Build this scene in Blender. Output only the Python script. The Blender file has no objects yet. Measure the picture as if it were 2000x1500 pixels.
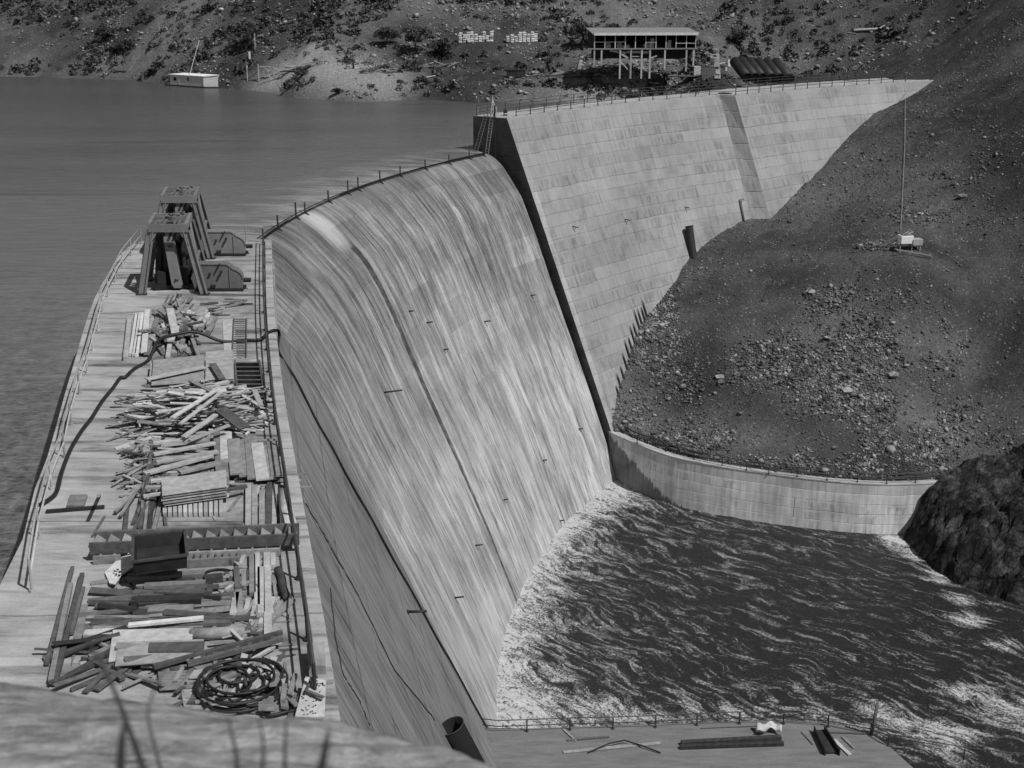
import bpy, math, random
import numpy as np
from mathutils import Vector
R = math.radians
rnd = random.Random(7)
nr = np.random.RandomState(11)
S = bpy.context.scene
COL = S.collection

# ------------------------------------------------------------------ camera, sky, sun, exposure
FPX, HC = 2572.0, 16.0
TH = math.atan((750 + 52) / FPX)
cd = bpy.data.cameras.new('camera'); cam = bpy.data.objects.new('camera', cd); COL.objects.link(cam)
cam.location = (0, 0, HC); cam.rotation_euler = (math.pi / 2 - TH, 0, 0)
cd.sensor_width = 36; cd.lens = FPX / 2000 * 36; cd.clip_start = .2; cd.clip_end = 3000
cd.dof.use_dof = True; cd.dof.focus_distance = 85; cd.dof.aperture_fstop = 2.2
S.camera = cam
SUN_AZ, SUN_EL = R(-41), R(54)          # azimuth counted from +X towards +Y
w = bpy.data.worlds.new('World'); S.world = w; w.use_nodes = True
nt = w.node_tree; bg = nt.nodes['Background']
sky = nt.nodes.new('ShaderNodeTexSky'); sky.sky_type = 'NISHITA'; sky.sun_disc = False
sky.sun_elevation = SUN_EL; sky.sun_rotation = math.pi / 2 - SUN_AZ
bw = nt.nodes.new('ShaderNodeRGBToBW')   # the photograph is black and white
nt.links.new(sky.outputs[0], bw.inputs[0]); nt.links.new(bw.outputs[0], bg.inputs[0])
bg.inputs[1].default_value = .065
sd = bpy.data.lights.new('sun', 'SUN'); sd.energy = 4.4; sd.angle = R(.6); sd.color = (1, 1, 1)
so = bpy.data.objects.new('sun', sd); COL.objects.link(so)
sv = Vector((math.cos(SUN_EL) * math.cos(SUN_AZ), math.cos(SUN_EL) * math.sin(SUN_AZ), math.sin(SUN_EL)))
so.rotation_euler = sv.to_track_quat('Z', 'Y').to_euler(); so.location = sv * 100
vs = S.view_settings; vs.view_transform = 'Standard'; vs.look = 'None'; vs.exposure = -.15; vs.gamma = 1
S.render.engine = 'CYCLES'

# ------------------------------------------------------------------ pixel -> place helpers (surveying the photograph)
def ray(px, py):
    a = (px - 1000) / FPX; b = (750 - py) / FPX
    return np.array([a, math.cos(TH) + b * math.sin(TH), -math.sin(TH) + b * math.cos(TH)])
def at(px, py, z=0.):
    r = ray(px, py); t = (z - HC) / r[2]; return (r[0] * t, r[1] * t, z)
def at2(px, py, z=0.): return at(px, py, z)[:2]

# ------------------------------------------------------------------ materials
def mat(name, base=.3, rough=.85, metal=0, build=None, spec=.3):
    m = bpy.data.materials.new(name); m.use_nodes = True
    t = m.node_tree; b = t.nodes['Principled BSDF']
    b.inputs['Base Color'].default_value = (base, base, base, 1)
    b.inputs['Roughness'].default_value = rough; b.inputs['Metallic'].default_value = metal
    b.inputs['Specular IOR Level'].default_value = spec
    if build: build(t, b)
    return m
class N:
    """small node helper"""
    def __init__(s, t): s.t = t
    def n(s, ty, **k):
        x = s.t.nodes.new('ShaderNode' + ty)
        for a, v in k.items(): setattr(x, a, v)
        return x
    def link(s, a, b): s.t.links.new(a, b)
    def put(s, sock, v):
        if hasattr(v, 'is_output') or hasattr(v, 'links'): s.link(v, sock)
        else: sock.default_value = v
    def math(s, op, a, b=0., c=None, clamp=False):
        x = s.n('Math', operation=op); x.use_clamp = clamp
        s.put(x.inputs[0], a); s.put(x.inputs[1], b)
        if c is not None: s.put(x.inputs[2], c)
        return x.outputs[0]
    def uv(s): return s.n('TexCoord').outputs['UV']
    def obj(s): return s.n('TexCoord').outputs['Object']
    def pos(s): return s.n('NewGeometry').outputs['Position']
    def scale(s, v, sc, loc=(0, 0, 0), rot=(0, 0, 0)):
        x = s.n('Mapping'); s.link(v, x.inputs[0]); x.inputs['Scale'].default_value = sc
        x.inputs['Location'].default_value = loc; x.inputs['Rotation'].default_value = rot
        return x.outputs[0]
    def noise(s, v, sc, det=4, rough=.55, dist=0.):
        x = s.n('TexNoise'); s.link(v, x.inputs['Vector']); x.inputs['Scale'].default_value = sc
        x.inputs['Detail'].default_value = det; x.inputs['Roughness'].default_value = rough
        x.inputs['Distortion'].default_value = dist
        return x.outputs[0]
    def voro(s, v, sc, feature='F1'):
        x = s.n('TexVoronoi', feature=feature); s.link(v, x.inputs['Vector']); x.inputs['Scale'].default_value = sc
        return x
    def map(s, v, a, b, c=0., d=1.):
        x = s.n('MapRange'); s.put(x.inputs[0], v)
        for i, q in enumerate((a, b, c, d)): s.put(x.inputs[i + 1], q)
        return x.outputs[0]
    def mix(s, f, a, b):
        # scalar mix a..b
        x = s.n('Mix'); x.data_type = 'FLOAT'; s.put(x.inputs[0], f); s.put(x.inputs[2], a); s.put(x.inputs[3], b)
        return x.outputs[0]
    def mul(s, a, b): return s.math('MULTIPLY', a, b)
    def add(s, a, b): return s.math('ADD', a, b)
    def sub(s, a, b): return s.math('SUBTRACT', a, b)
    def sep(s, v):
        x = s.n('SeparateXYZ'); s.link(v, x.inputs[0]); return x.outputs
    def comb(s, a, b, c=0.):
        x = s.n('CombineXYZ'); s.put(x.inputs[0], a); s.put(x.inputs[1], b); s.put(x.inputs[2], c); return x.outputs[0]
    def attr(s, name):
        x = s.n('Attribute'); x.attribute_name = name; return x.outputs['Fac']
    def bump(s, b, h, st=.5, dist=.1):
        x = s.n('Bump'); x.inputs['Strength'].default_value = st; x.inputs['Distance'].default_value = dist
        s.link(h, x.inputs['Height']); s.link(x.outputs[0], b.inputs['Normal'])

def lift_concrete(base, L=9., lift=1.5, var=.10, streak=.30, wet=None, edge=False):
    """concrete cast in lifts: uv = (metres along, metres down the face)"""
    def f(t, b):
        g = N(t); uv = g.uv(); u, v = g.sep(uv)[:2]
        wob = g.mul(g.sub(g.noise(uv, .35, 3), .5), .35)
        fine_w = g.mul(g.sub(g.noise(uv, 2.2, 3), .5), .12)
        v2 = g.add(v, g.add(wob, fine_w)); u2 = g.add(u, g.mul(wob, .5))
        row = g.math('FLOOR', g.math('DIVIDE', v2, lift)); vf = g.math('FRACT', g.math('DIVIDE', v2, lift))
        rw = g.n('TexWhiteNoise', noise_dimensions='1D'); g.link(row, rw.inputs['W'])
        uo = g.add(g.math('DIVIDE', u2, L), g.mul(g.math('GREATER_THAN', rw.outputs[0], .62), .45))
        col = g.math('FLOOR', uo); uf = g.math('FRACT', uo)
        cw = g.n('TexWhiteNoise', noise_dimensions='2D'); g.link(g.comb(row, col), cw.inputs['Vector'])
        cell = g.add(g.mul(g.sub(cw.outputs[0], .5), var * 1.1), g.mul(g.math('GREATER_THAN', cw.outputs[0], .70), -var * 1.3))
        r3 = g.mul(g.sub(rw.outputs[0], .5), var * .8)
        line = g.map(g.math('ABSOLUTE', g.sub(vf, .5)), .462, .495, 0, 1)
        lmask = g.mul(g.map(g.noise(g.scale(uv, (.35, 1.1, 1)), 1., 3), .34, .62, .12, 1.), g.map(g.noise(g.scale(uv, (3.5, .3, 1)), 1., 3), .35, .6, .35, 1.))
        lmask = g.mul(lmask, g.map(rw.outputs[0], .1, .8, .0, 1))
        vline = g.mul(g.map(g.math('ABSOLUTE', g.sub(uf, .5)), .4955, .4985, 0, .5), g.map(g.noise(uv, .13, 2), .5, .56, 0, 1))
        panel = g.math('FRACT', g.math('DIVIDE', u2, 1.22))
        pline = g.map(g.math('ABSOLUTE', g.sub(panel, .5)), .47, .495, 0, .05)
        st = g.noise(g.scale(uv, (2.4, .16, 1)), 1., 5, .65)
        st2 = g.noise(g.scale(uv, (.8, .5, 1)), .8, 4, .6)
        big = g.noise(uv, .08, 3); patch = g.map(g.noise(g.scale(uv, (1, 1.6, 1)), .17, 6, .65), .50, .64, 0, -.16)
        fine = g.noise(uv, 5., 5, .8)
        big2 = g.noise(uv, .05, 2)
        val = g.add(1., g.add(g.mul(cell, g.map(big2, .4, .56, .35, 1.3)), r3))
        val = g.add(val, g.mul(g.sub(st, .5), streak * 2.4)); lad = g.noise(g.scale(uv, (1.9, .35, 1)), 1., 2, .5); val = g.add(val, g.mul(g.mul(g.map(lad, .50, .58, 0, -.24), g.map(vf, .15, .3, 0, 1)), g.map(g.add(cw.outputs[0], g.mul(g.sub(g.noise(uv, .09, 3), .5), 3.)), .45, .9, 0, 1)))
        rowst = g.mul(g.map(st2, .5, .66, 0, -.16), g.math('LESS_THAN', cw.outputs[0], .45))
        val = g.add(val, g.add(rowst, g.add(patch, g.mul(g.sub(big, .5), .8))))
        val = g.add(val, g.mul(g.sub(fine, .5), .42))
        val = g.mul(val, g.sub(1., g.mul(g.mul(line, lmask), .85)))
        val = g.mul(val, g.sub(1., g.add(vline, pline)))
        val = g.mul(val, base)
        if edge:
            em = g.mul(g.math('LESS_THAN', g.add(u, g.mul(g.sub(g.noise(uv, .9, 3), .5), .5)), 1.0), g.map(v, 3, 8, 0, 1))
            val = g.mul(val, g.add(1., g.mul(em, .28)))
        if wet:
            val = wet(g, uv, u, v, val)
        g.link(val, b.inputs['Base Color'])
        g.bump(b, g.sub(g.add(g.mul(fine, .25), g.mul(st, .2)), g.add(line, vline)), .5, .05)
    return f
M = {}
M['concrete'] = mat('concrete', build=lift_concrete(.27, L=13., edge=True))
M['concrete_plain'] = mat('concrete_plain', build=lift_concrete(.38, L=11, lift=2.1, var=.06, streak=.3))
def wing_wet(g, uv, u, v, val):
    # spray-wetted start of the wall: runs down in ragged fingers
    fing = g.mul(g.sub(g.noise(g.scale(uv, (3.2, .12, 1)), 1., 3), .5), 2.4)
    edge = g.add(g.math('DIVIDE', g.sub(u, 1.5), 2.15), fing)
    m = g.map(g.sub(v, edge), -.15, .15, 0, 1)
    toprow = g.map(v, 1.0, 1.12, .80, 1.)
    blot = g.map(g.noise(uv, .22, 3, .5), .45, .62, 1., .72)
    val = g.mul(val, g.mul(toprow, blot))
    return g.mul(val, g.mix(m, 1., .30))
M['wing'] = mat('wing_concrete', build=lift_concrete(.66, L=17., lift=1.12, var=.05, streak=.5, wet=wing_wet))
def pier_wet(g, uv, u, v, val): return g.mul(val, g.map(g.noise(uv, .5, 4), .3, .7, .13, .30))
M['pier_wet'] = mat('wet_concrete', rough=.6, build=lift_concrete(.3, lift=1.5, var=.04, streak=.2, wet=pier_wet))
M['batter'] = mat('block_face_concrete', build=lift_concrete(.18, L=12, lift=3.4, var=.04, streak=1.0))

def f_spill(t, b):
    g = N(t); uv = g.uv(); u, v = g.sep(uv)[:2]
    wob = g.mul(g.sub(g.noise(g.scale(uv, (.25, .06, 1)), 1., 2), .5), .8)
    drift = g.mul(v, .035)
    uu = g.add(g.add(u, wob), drift)
    c1 = g.comb(g.mul(uu, 1.3), g.mul(v, .04)); c2 = g.comb(g.mul(uu, 5.), g.mul(v, .13)); c3 = g.comb(g.mul(uu, 13), g.mul(v, .7))
    n1 = g.noise(c1, 1., 4, .6, .06); n2 = g.noise(c2, 1., 4, .65, .04); n3 = g.noise(c3, 1., 4, .7)
    c4 = g.comb(g.mul(uu, .38), g.mul(v, .09)); n4 = g.noise(c4, 1., 4, .6, .4)
    blob = g.noise(uv, .11, 4)
    st = g.add(g.mul(g.map(n1, .3, .7, 0, 1), .38), g.add(g.mul(g.map(n2, .3, .7, 0, 1), .42), g.mul(g.map(n3, .3, .7), .28)))
    # white water appears as the sheet breaks up going down
    down = g.map(g.add(v, g.mul(g.sub(blob, .5), 16)), 3, 30, 0, 1)
    contrast = g.map(v, .5, 7, .45, 1.)
    val = g.add(.16, g.mul(down, .22))
    val = g.add(val, g.mul(g.mul(g.sub(st, .53), contrast), .54)); grain = g.noise(g.scale(uv, (5., 3., 1)), 1., 5, .85); val = g.add(val, g.mul(g.sub(grain, .5), .30))
    val = g.add(val, g.mul(g.sub(blob, .5), .12))
    val = g.add(val, g.mul(g.map(n4, .53, .68, 0, 1), .09))
    # strong dark runs
    clump = g.noise(g.comb(g.mul(uu, .5), g.mul(v, .16), 3.3), 1., 5, .66, .2); val = g.mul(val, g.map(clump, .38, .58, .70, 1.08))
    dk = g.noise(g.comb(g.mul(uu, .62), g.mul(v, .03), 7.3), 1., 5, .6)
    thin = g.mul(g.map(g.math('ABSOLUTE', g.sub(dk, .5)), .0, .022, 1, 0), g.map(n2, .35, .6, 0, 1))
    val = g.mul(val, g.sub(1., g.mul(thin, .78)))
    # concrete lifts showing through the thin sheet near the crest
    lift = g.math('FRACT', g.math('DIVIDE', g.add(v, g.mul(g.math('FLOOR', g.math('DIVIDE', u, 13.)), .9)), 2.9))
    ll = g.mul(g.map(g.math('ABSOLUTE', g.sub(lift, .5)), .485, .497, 0, 1), g.map(v, 2, 18, .3, .0))
    val = g.mul(val, g.sub(1., ll))
    cw = g.n('TexWhiteNoise', noise_dimensions='2D')
    g.link(g.comb(g.math('FLOOR', g.math('DIVIDE', u, 6.5)), g.math('FLOOR', g.math('DIVIDE', v, 2.9))), cw.inputs['Vector'])
    val = g.mul(val, g.add(1., g.mul(g.mul(g.sub(cw.outputs[0], .5), .22), g.map(v, 2, 30, 2.2, .5))))
    # construction-joint groove: its shade and wet line painted as a dark ragged strip
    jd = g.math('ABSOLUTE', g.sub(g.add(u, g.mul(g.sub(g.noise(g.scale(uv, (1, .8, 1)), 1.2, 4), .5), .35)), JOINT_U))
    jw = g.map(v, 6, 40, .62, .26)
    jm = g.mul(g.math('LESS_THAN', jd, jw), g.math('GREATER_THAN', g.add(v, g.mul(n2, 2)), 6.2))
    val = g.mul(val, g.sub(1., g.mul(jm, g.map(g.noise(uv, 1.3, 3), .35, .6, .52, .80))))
    # white burst of aerated water under the broken flashboard
    bu = g.math('DIVIDE', g.sub(g.sub(u, g.mul(v, -.12)), BURST_U), 2.2); bv = g.math('DIVIDE', g.sub(v, 2.2), 3.0)
    bd = g.add(g.mul(bu, bu), g.mul(bv, bv))
    bm = g.map(g.add(bd, g.add(g.mul(g.sub(n3, .5), 1.6), g.mul(g.sub(n4, .5), 2.4))), .2, 1.3, 1, 0)
    val = g.add(val, g.mul(bm, .24))
    val = g.math('MAXIMUM', val, .045)
    g.link(val, b.inputs['Base Color'])
    g.bump(b, g.add(g.mul(n1, .5), g.add(g.mul(n2, .3), g.mul(n3, .15))), .55, .15)
JOINT_U = 0; BURST_U = 0      # set below, once the arc is laid out

def f_deck(t, b):
    g = N(t); uv = g.uv(); u, v = g.sep(uv)[:2]
    st = g.noise(g.scale(uv, (.7, 3.4, 1)), 1., 7, .72, .3)
    st2 = g.noise(g.scale(uv, (.12, .9, 1)), 1.3, 5, .6, .5)
    blot = g.noise(uv, .45, 6, .6); fine = g.noise(uv, 14., 4, .7)
    jf = g.math('FRACT', g.math('DIVIDE', g.add(v, g.mul(g.sub(g.noise(uv, .6, 3), .5), .12)), 6.2))
    jl = g.map(g.math('ABSOLUTE', g.sub(jf, .5)), .492, .497, 0, .55)
    val = g.add(.33, g.mul(g.sub(st, .5), .36)); val = g.add(val, g.mul(g.map(st2, .52, .68, 0, 1), -.20))
    val = g.add(val, g.mul(g.sub(blot, .5), .40)); val = g.add(val, g.mul(g.sub(fine, .5), .22)); heap = g.map(g.math('ABSOLUTE', g.sub(g.add(u, g.mul(v, .2)), -1.6)), 1.5, 4., 1, 0); dirt = g.mul(g.map(g.noise(uv, .9, 6, .7), .42, .56, 0, 1), heap); val = g.mul(val, g.sub(1., g.mul(dirt, .38)))
    val = g.mul(val, g.sub(1., jl)); val = g.math('MAXIMUM', val, .06)
    g.link(val, b.inputs['Base Color']); g.bump(b, g.add(g.mul(st, .4), g.mul(fine, .25)), .5, .03)
M['deck'] = mat('deck_concrete', build=f_deck)

def f_water(t, b):
    g = N(t); p = g.pos(); x, y, z = g.sep(p)
    def wavefield(sx, sy, s, rot=R(12), **k): return g.noise(g.scale(p, (sx, sy, 1), rot=(0, 0, rot)), s, **k)
    w1 = wavefield(.35, 1.1, 1.0, det=5, rough=.6, dist=.4)
    w2 = wavefield(.9, 1.6, 3.2, det=4, rough=.6, dist=.3)
    big = wavefield(.010, .045, 1., det=4, rough=.6)
    slick = wavefield(.012, .10, 1., rot=R(-6), det=5, rough=.65)
    # wind-chopped patch close to the block, calm sheet further out
    near = g.map(y, 45, 95, 1, 0)
    val = g.add(g.mix(near, .105, .08), g.mul(g.sub(big, .5), .10))
    val = g.add(val, g.mul(g.map(slick, .60, .68, 0, 1), -.035))
    val = g.mul(val, g.map(y, 95, 240, 1.15, .62))
    val = g.add(val, g.mul(g.sub(w1, .5), g.mix(near, .07, .20)))
    val = g.add(val, g.mul(g.sub(w2, .5), g.mix(near, .05, .20)))
    iso = g.noise(p, 1.5, 5, .72, .5); val = g.add(val, g.mul(g.mul(g.sub(iso, .5), near), .42))
    # pale aerated water drawn over the crest
    dx = g.sub(x, 88.); dy = g.sub(y, 96.)
    rr = g.math('SQRT', g.add(g.mul(dx, dx), g.mul(dy, dy))); an = g.math('ARCTAN2', dy, dx)
    tail = g.noise(g.comb(g.mul(an, 45), g.mul(rr, .16)), 1., 4, .6)
    dr = g.sub(rr, 108.)
    m = g.mul(g.map(dr, 0, 9, 1, 0), g.map(tail, .42, .68, 0, 1))
    m = g.mul(m, g.math('LESS_THAN', rr, 122.))
    val = g.add(val, g.mul(m, .26))
    val = g.add(val, g.mul(g.map(dr, 0, 45, 1, 0), .04))
    val = g.math('MAXIMUM', val, .02)
    g.link(val, b.inputs['Base Color'])
    g.bump(b, g.add(w1, g.mul(w2, .5)), .9, .25)
M['water'] = mat('reservoir_water', rough=.25, spec=1., build=f_water)

def f_river(t, b):
    g = N(t); uv = g.uv(); u, v = g.sep(uv)[:2]; fo = g.attr('foam')
    wob = g.mul(g.sub(g.noise(uv, .14, 3), .5), 4.5)
    uu = g.add(u, wob)
    n1 = g.noise(g.comb(g.mul(uu, 1.15), g.mul(v, .27)), 1., 6, .68, .9)
    n2 = g.noise(g.comb(g.mul(uu, 2.6), g.mul(v, 1.0)), 1., 6, .72, 1.2)
    n3 = g.noise(uv, 5.5, 5, .75, .8)
    n4 = g.noise(g.comb(g.mul(uu, 2.2), g.mul(v, 1.5), 5.), 1., 6, .75, 1.6)
    rA = g.math('MAXIMUM', g.sub(1., g.mul(g.math('ABSOLUTE', g.sub(n2, .5)), 13.)), 0.)
    rB = g.math('MAXIMUM', g.sub(1., g.mul(g.math('ABSOLUTE', g.sub(n4, .5)), 11.)), 0.)
    net = g.math('MAXIMUM', g.mul(rA, .9), rB); net = g.mul(net, g.map(n3, .36, .58, .1, 1.))
    mask = g.map(g.add(g.add(n1, g.mul(fo, .30)), g.mul(g.sub(n3, .5), .35)), .565, .70, .0, 1)
    solid = g.map(g.add(g.add(g.mul(fo, .62), g.mul(g.sub(n4, .5), 2.2)), g.add(g.mul(g.sub(n1, .5), 2.4), g.add(g.mul(g.sub(n2, .5), 1.6), g.mul(g.sub(n3, .5), 1.6)))), .36, .66, 0, 1)
    solid = g.mul(solid, g.map(fo, .12, .5, 0, 1))
    foam = g.math('MINIMUM', g.add(g.mul(mask, g.map(net, .1, .8, 0, .85)), g.mul(solid, .8)), 1.)
    dark = g.add(.012, g.mul(g.map(n3, .4, .75, 0, 1), .03))
    val = g.mix(foam, dark, .50)
    g.link(val, b.inputs['Base Color'])
    g.link(g.mix(foam, .38, .9), b.inputs['Roughness'])
    g.bump(b, g.add(g.mul(n2, .7), g.add(g.mul(n3, .4), g.mul(foam, .2))), .8, .2)
M['river'] = mat('river_water', spec=.22, build=f_river)

def f_soil(dark, light, ns=.25, speck=.3):
    def f(t, b):
        g = N(t); p = g.pos(); tone = g.attr('tone')
        n1 = g.noise(p, ns, 6, .62); n2 = g.noise(p, 1.9, 6, .7); n3 = g.noise(p, 7.5, 4, .75)
        val = g.mix(g.add(tone, g.mul(g.sub(n1, .5), .7)), dark, light)
        val = g.mul(val, g.add(1., g.mul(g.sub(n2, .5), 1.1)))
        v = g.voro(p, 2.6); sp = g.map(v.outputs['Distance'], .12, .32, 1, 0)
        sp = g.mul(sp, g.map(g.noise(p, .7, 3), .5, .62, 0, 1))
        val = g.add(val, g.mul(sp, speck * .22)); n5 = g.noise(p, 3.2, 3, .8, .5); val = g.mul(val, g.add(1., g.add(g.mul(g.sub(n3, .5), 2.0), g.mul(g.sub(n5, .5), 1.6))))
        val = g.math('MAXIMUM', val, .012)
        g.link(val, b.inputs['Base Color']); g.bump(b, g.add(n2, g.mul(n3, .5)), .9, .35)
    return f
M['mound'] = mat('spoil_soil', rough=.95, spec=.1, build=f_soil(.036, .155, .3, 1.))
M['bank'] = mat('bank_soil', rough=.95, spec=.1, build=f_soil(.04, .25, .16, 1.))
def f_tone(lo, hi, sc=3., fine=14., bd=.03, sx=(1, 1, 1)):
    def f(t, b):
        g = N(t); p = g.obj(); oi = g.n('ObjectInfo')
        n = g.noise(g.scale(p, sx), sc, 5, .65); n2 = g.noise(p, fine, 3, .7)
        v = g.mix(g.map(n, .3, .7, 0, 1), lo, hi); v = g.mul(v, g.map(oi.outputs['Random'], 0, 1, .72, 1.22))
        v = g.mul(v, g.add(1., g.mul(g.sub(n2, .5), .5)))
        g.link(v, b.inputs['Base Color']); g.bump(b, g.add(n, g.mul(n2, .4)), .6, bd)
    return f
def f_rock(lo, hi):
    def f(t, b):
        g = N(t); p = g.pos(); n = g.noise(p, 1.1, 3); wn = g.voro(p, 1.6)
        v = g.mix(g.map(n, .3, .7, 0, 1), lo, hi)
        v = g.mul(v, g.map(g.sep(wn.outputs['Color'])[0], 0, 1, .45, 1.35)); v = g.mul(v, g.map(g.noise(p, 9, 3), .3, .7, .75, 1.25))
        g.link(v, b.inputs['Base Color'])
    return f
M['rubble'] = mat('rubble_rock', rough=.95, spec=.1, build=f_rock(.05, .20))
M['rubble_light'] = mat('pale_rubble_rock', rough=.95, spec=.1, build=f_rock(.12, .36))
def f_outcrop(t, b):
    g = N(t); p = g.pos(); n = g.noise(p, .45, 7, .7, .2); n2 = g.noise(p, 4, 5, .75)
    v = g.mix(g.map(n, .46, .66, 0, 1), .02, .13); v = g.mul(v, g.map(n2, .3, .7, .3, 1.8)); vo = g.voro(g.scale(p, (1, 1, .6)), .55, 'DISTANCE_TO_EDGE'); vo2 = g.voro(p, 1.7, 'DISTANCE_TO_EDGE'); v = g.mul(v, g.mul(g.map(vo.outputs[0], .0, .07, .25, 1.), g.map(vo2.outputs[0], 0, .06, .5, 1.)))
    g.link(v, b.inputs['Base Color']); g.bump(b, g.add(n, g.mul(n2, .4)), 1., .5)
M['outcrop'] = mat('outcrop_rock', rough=.8, spec=.2, build=f_outcrop)
for nm, lo, hi in (('wood_pale', .36, .60), ('wood_light', .25, .46), ('wood_mid', .14, .29), ('wood_dark', .055, .13), ('wood_black', .02, .055)):
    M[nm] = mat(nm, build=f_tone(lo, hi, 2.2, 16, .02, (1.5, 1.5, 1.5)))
M['steel_grey'] = mat('painted_steel_grey', rough=.6, build=f_tone(.14, .20, 1.5, 9, .01))
M['steel_dark'] = mat('dark_steel', rough=.6, build=f_tone(.015, .035, 2, 12, .01))
M['steel_mid'] = mat('weathered_steel', rough=.55, build=f_tone(.10, .19, 2, 12, .01))
M['rail_light'] = mat('galvanised_rail', rough=.55, build=f_tone(.30, .42, 2, 12, .005))
M['rail_dark'] = mat('rusted_rail', rough=.7, build=f_tone(.03, .06, 2, 12, .005))
M['rubber'] = mat('black_hose', rough=.5, build=f_tone(.012, .028, 2, 12, .005))
M['white_paint'] = mat('white_painted_boards', build=f_tone(.55, .75, 1, 9, .01, (1, 1, 3)))
M['sack'] = mat('pale_sacking', build=f_tone(.45, .68, 2, 9, .02))
M['cloth_dark'] = mat('dark_clothing', rough=.9, build=f_tone(.03, .05, 5, 20, .01))
M['skin'] = mat('skin', rough=.6, base=.28)
M['black'] = mat('black_interior', base=.008, rough=.9)
M['leaf'] = mat('scrub_leaf', rough=.9, spec=.1, build=f_rock(.045, .11))
M['leaf_light'] = mat('dry_scrub_leaf', rough=.9, spec=.1, build=f_rock(.09, .2))
def f_ledge(t, b):
    g = N(t); p = g.pos(); n = g.noise(g.scale(p, (.9, 5., 5.)), 1.3, 7, .72, .6); n2 = g.noise(p, 7., 6, .75); n3 = g.noise(g.scale(p, (2., 9., 9.)), 1.2, 5, .7, .8)
    v = g.mix(g.map(n, .34, .66, 0, 1), .11, .44); v = g.mul(v, g.map(n2, .3, .7, .7, 1.3)); v = g.mul(v, g.map(n3, .30, .42, .35, 1.))
    g.link(v, b.inputs['Base Color']); g.bump(b, g.add(n, g.add(g.mul(n2, .5), n3)), 1., .05)
M['ledge'] = mat('ledge_clay', rough=.95, build=f_ledge)
M['bark'] = mat('dark_bark', rough=.95, build=f_tone(.025, .06, 3, 12, .02))

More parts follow.
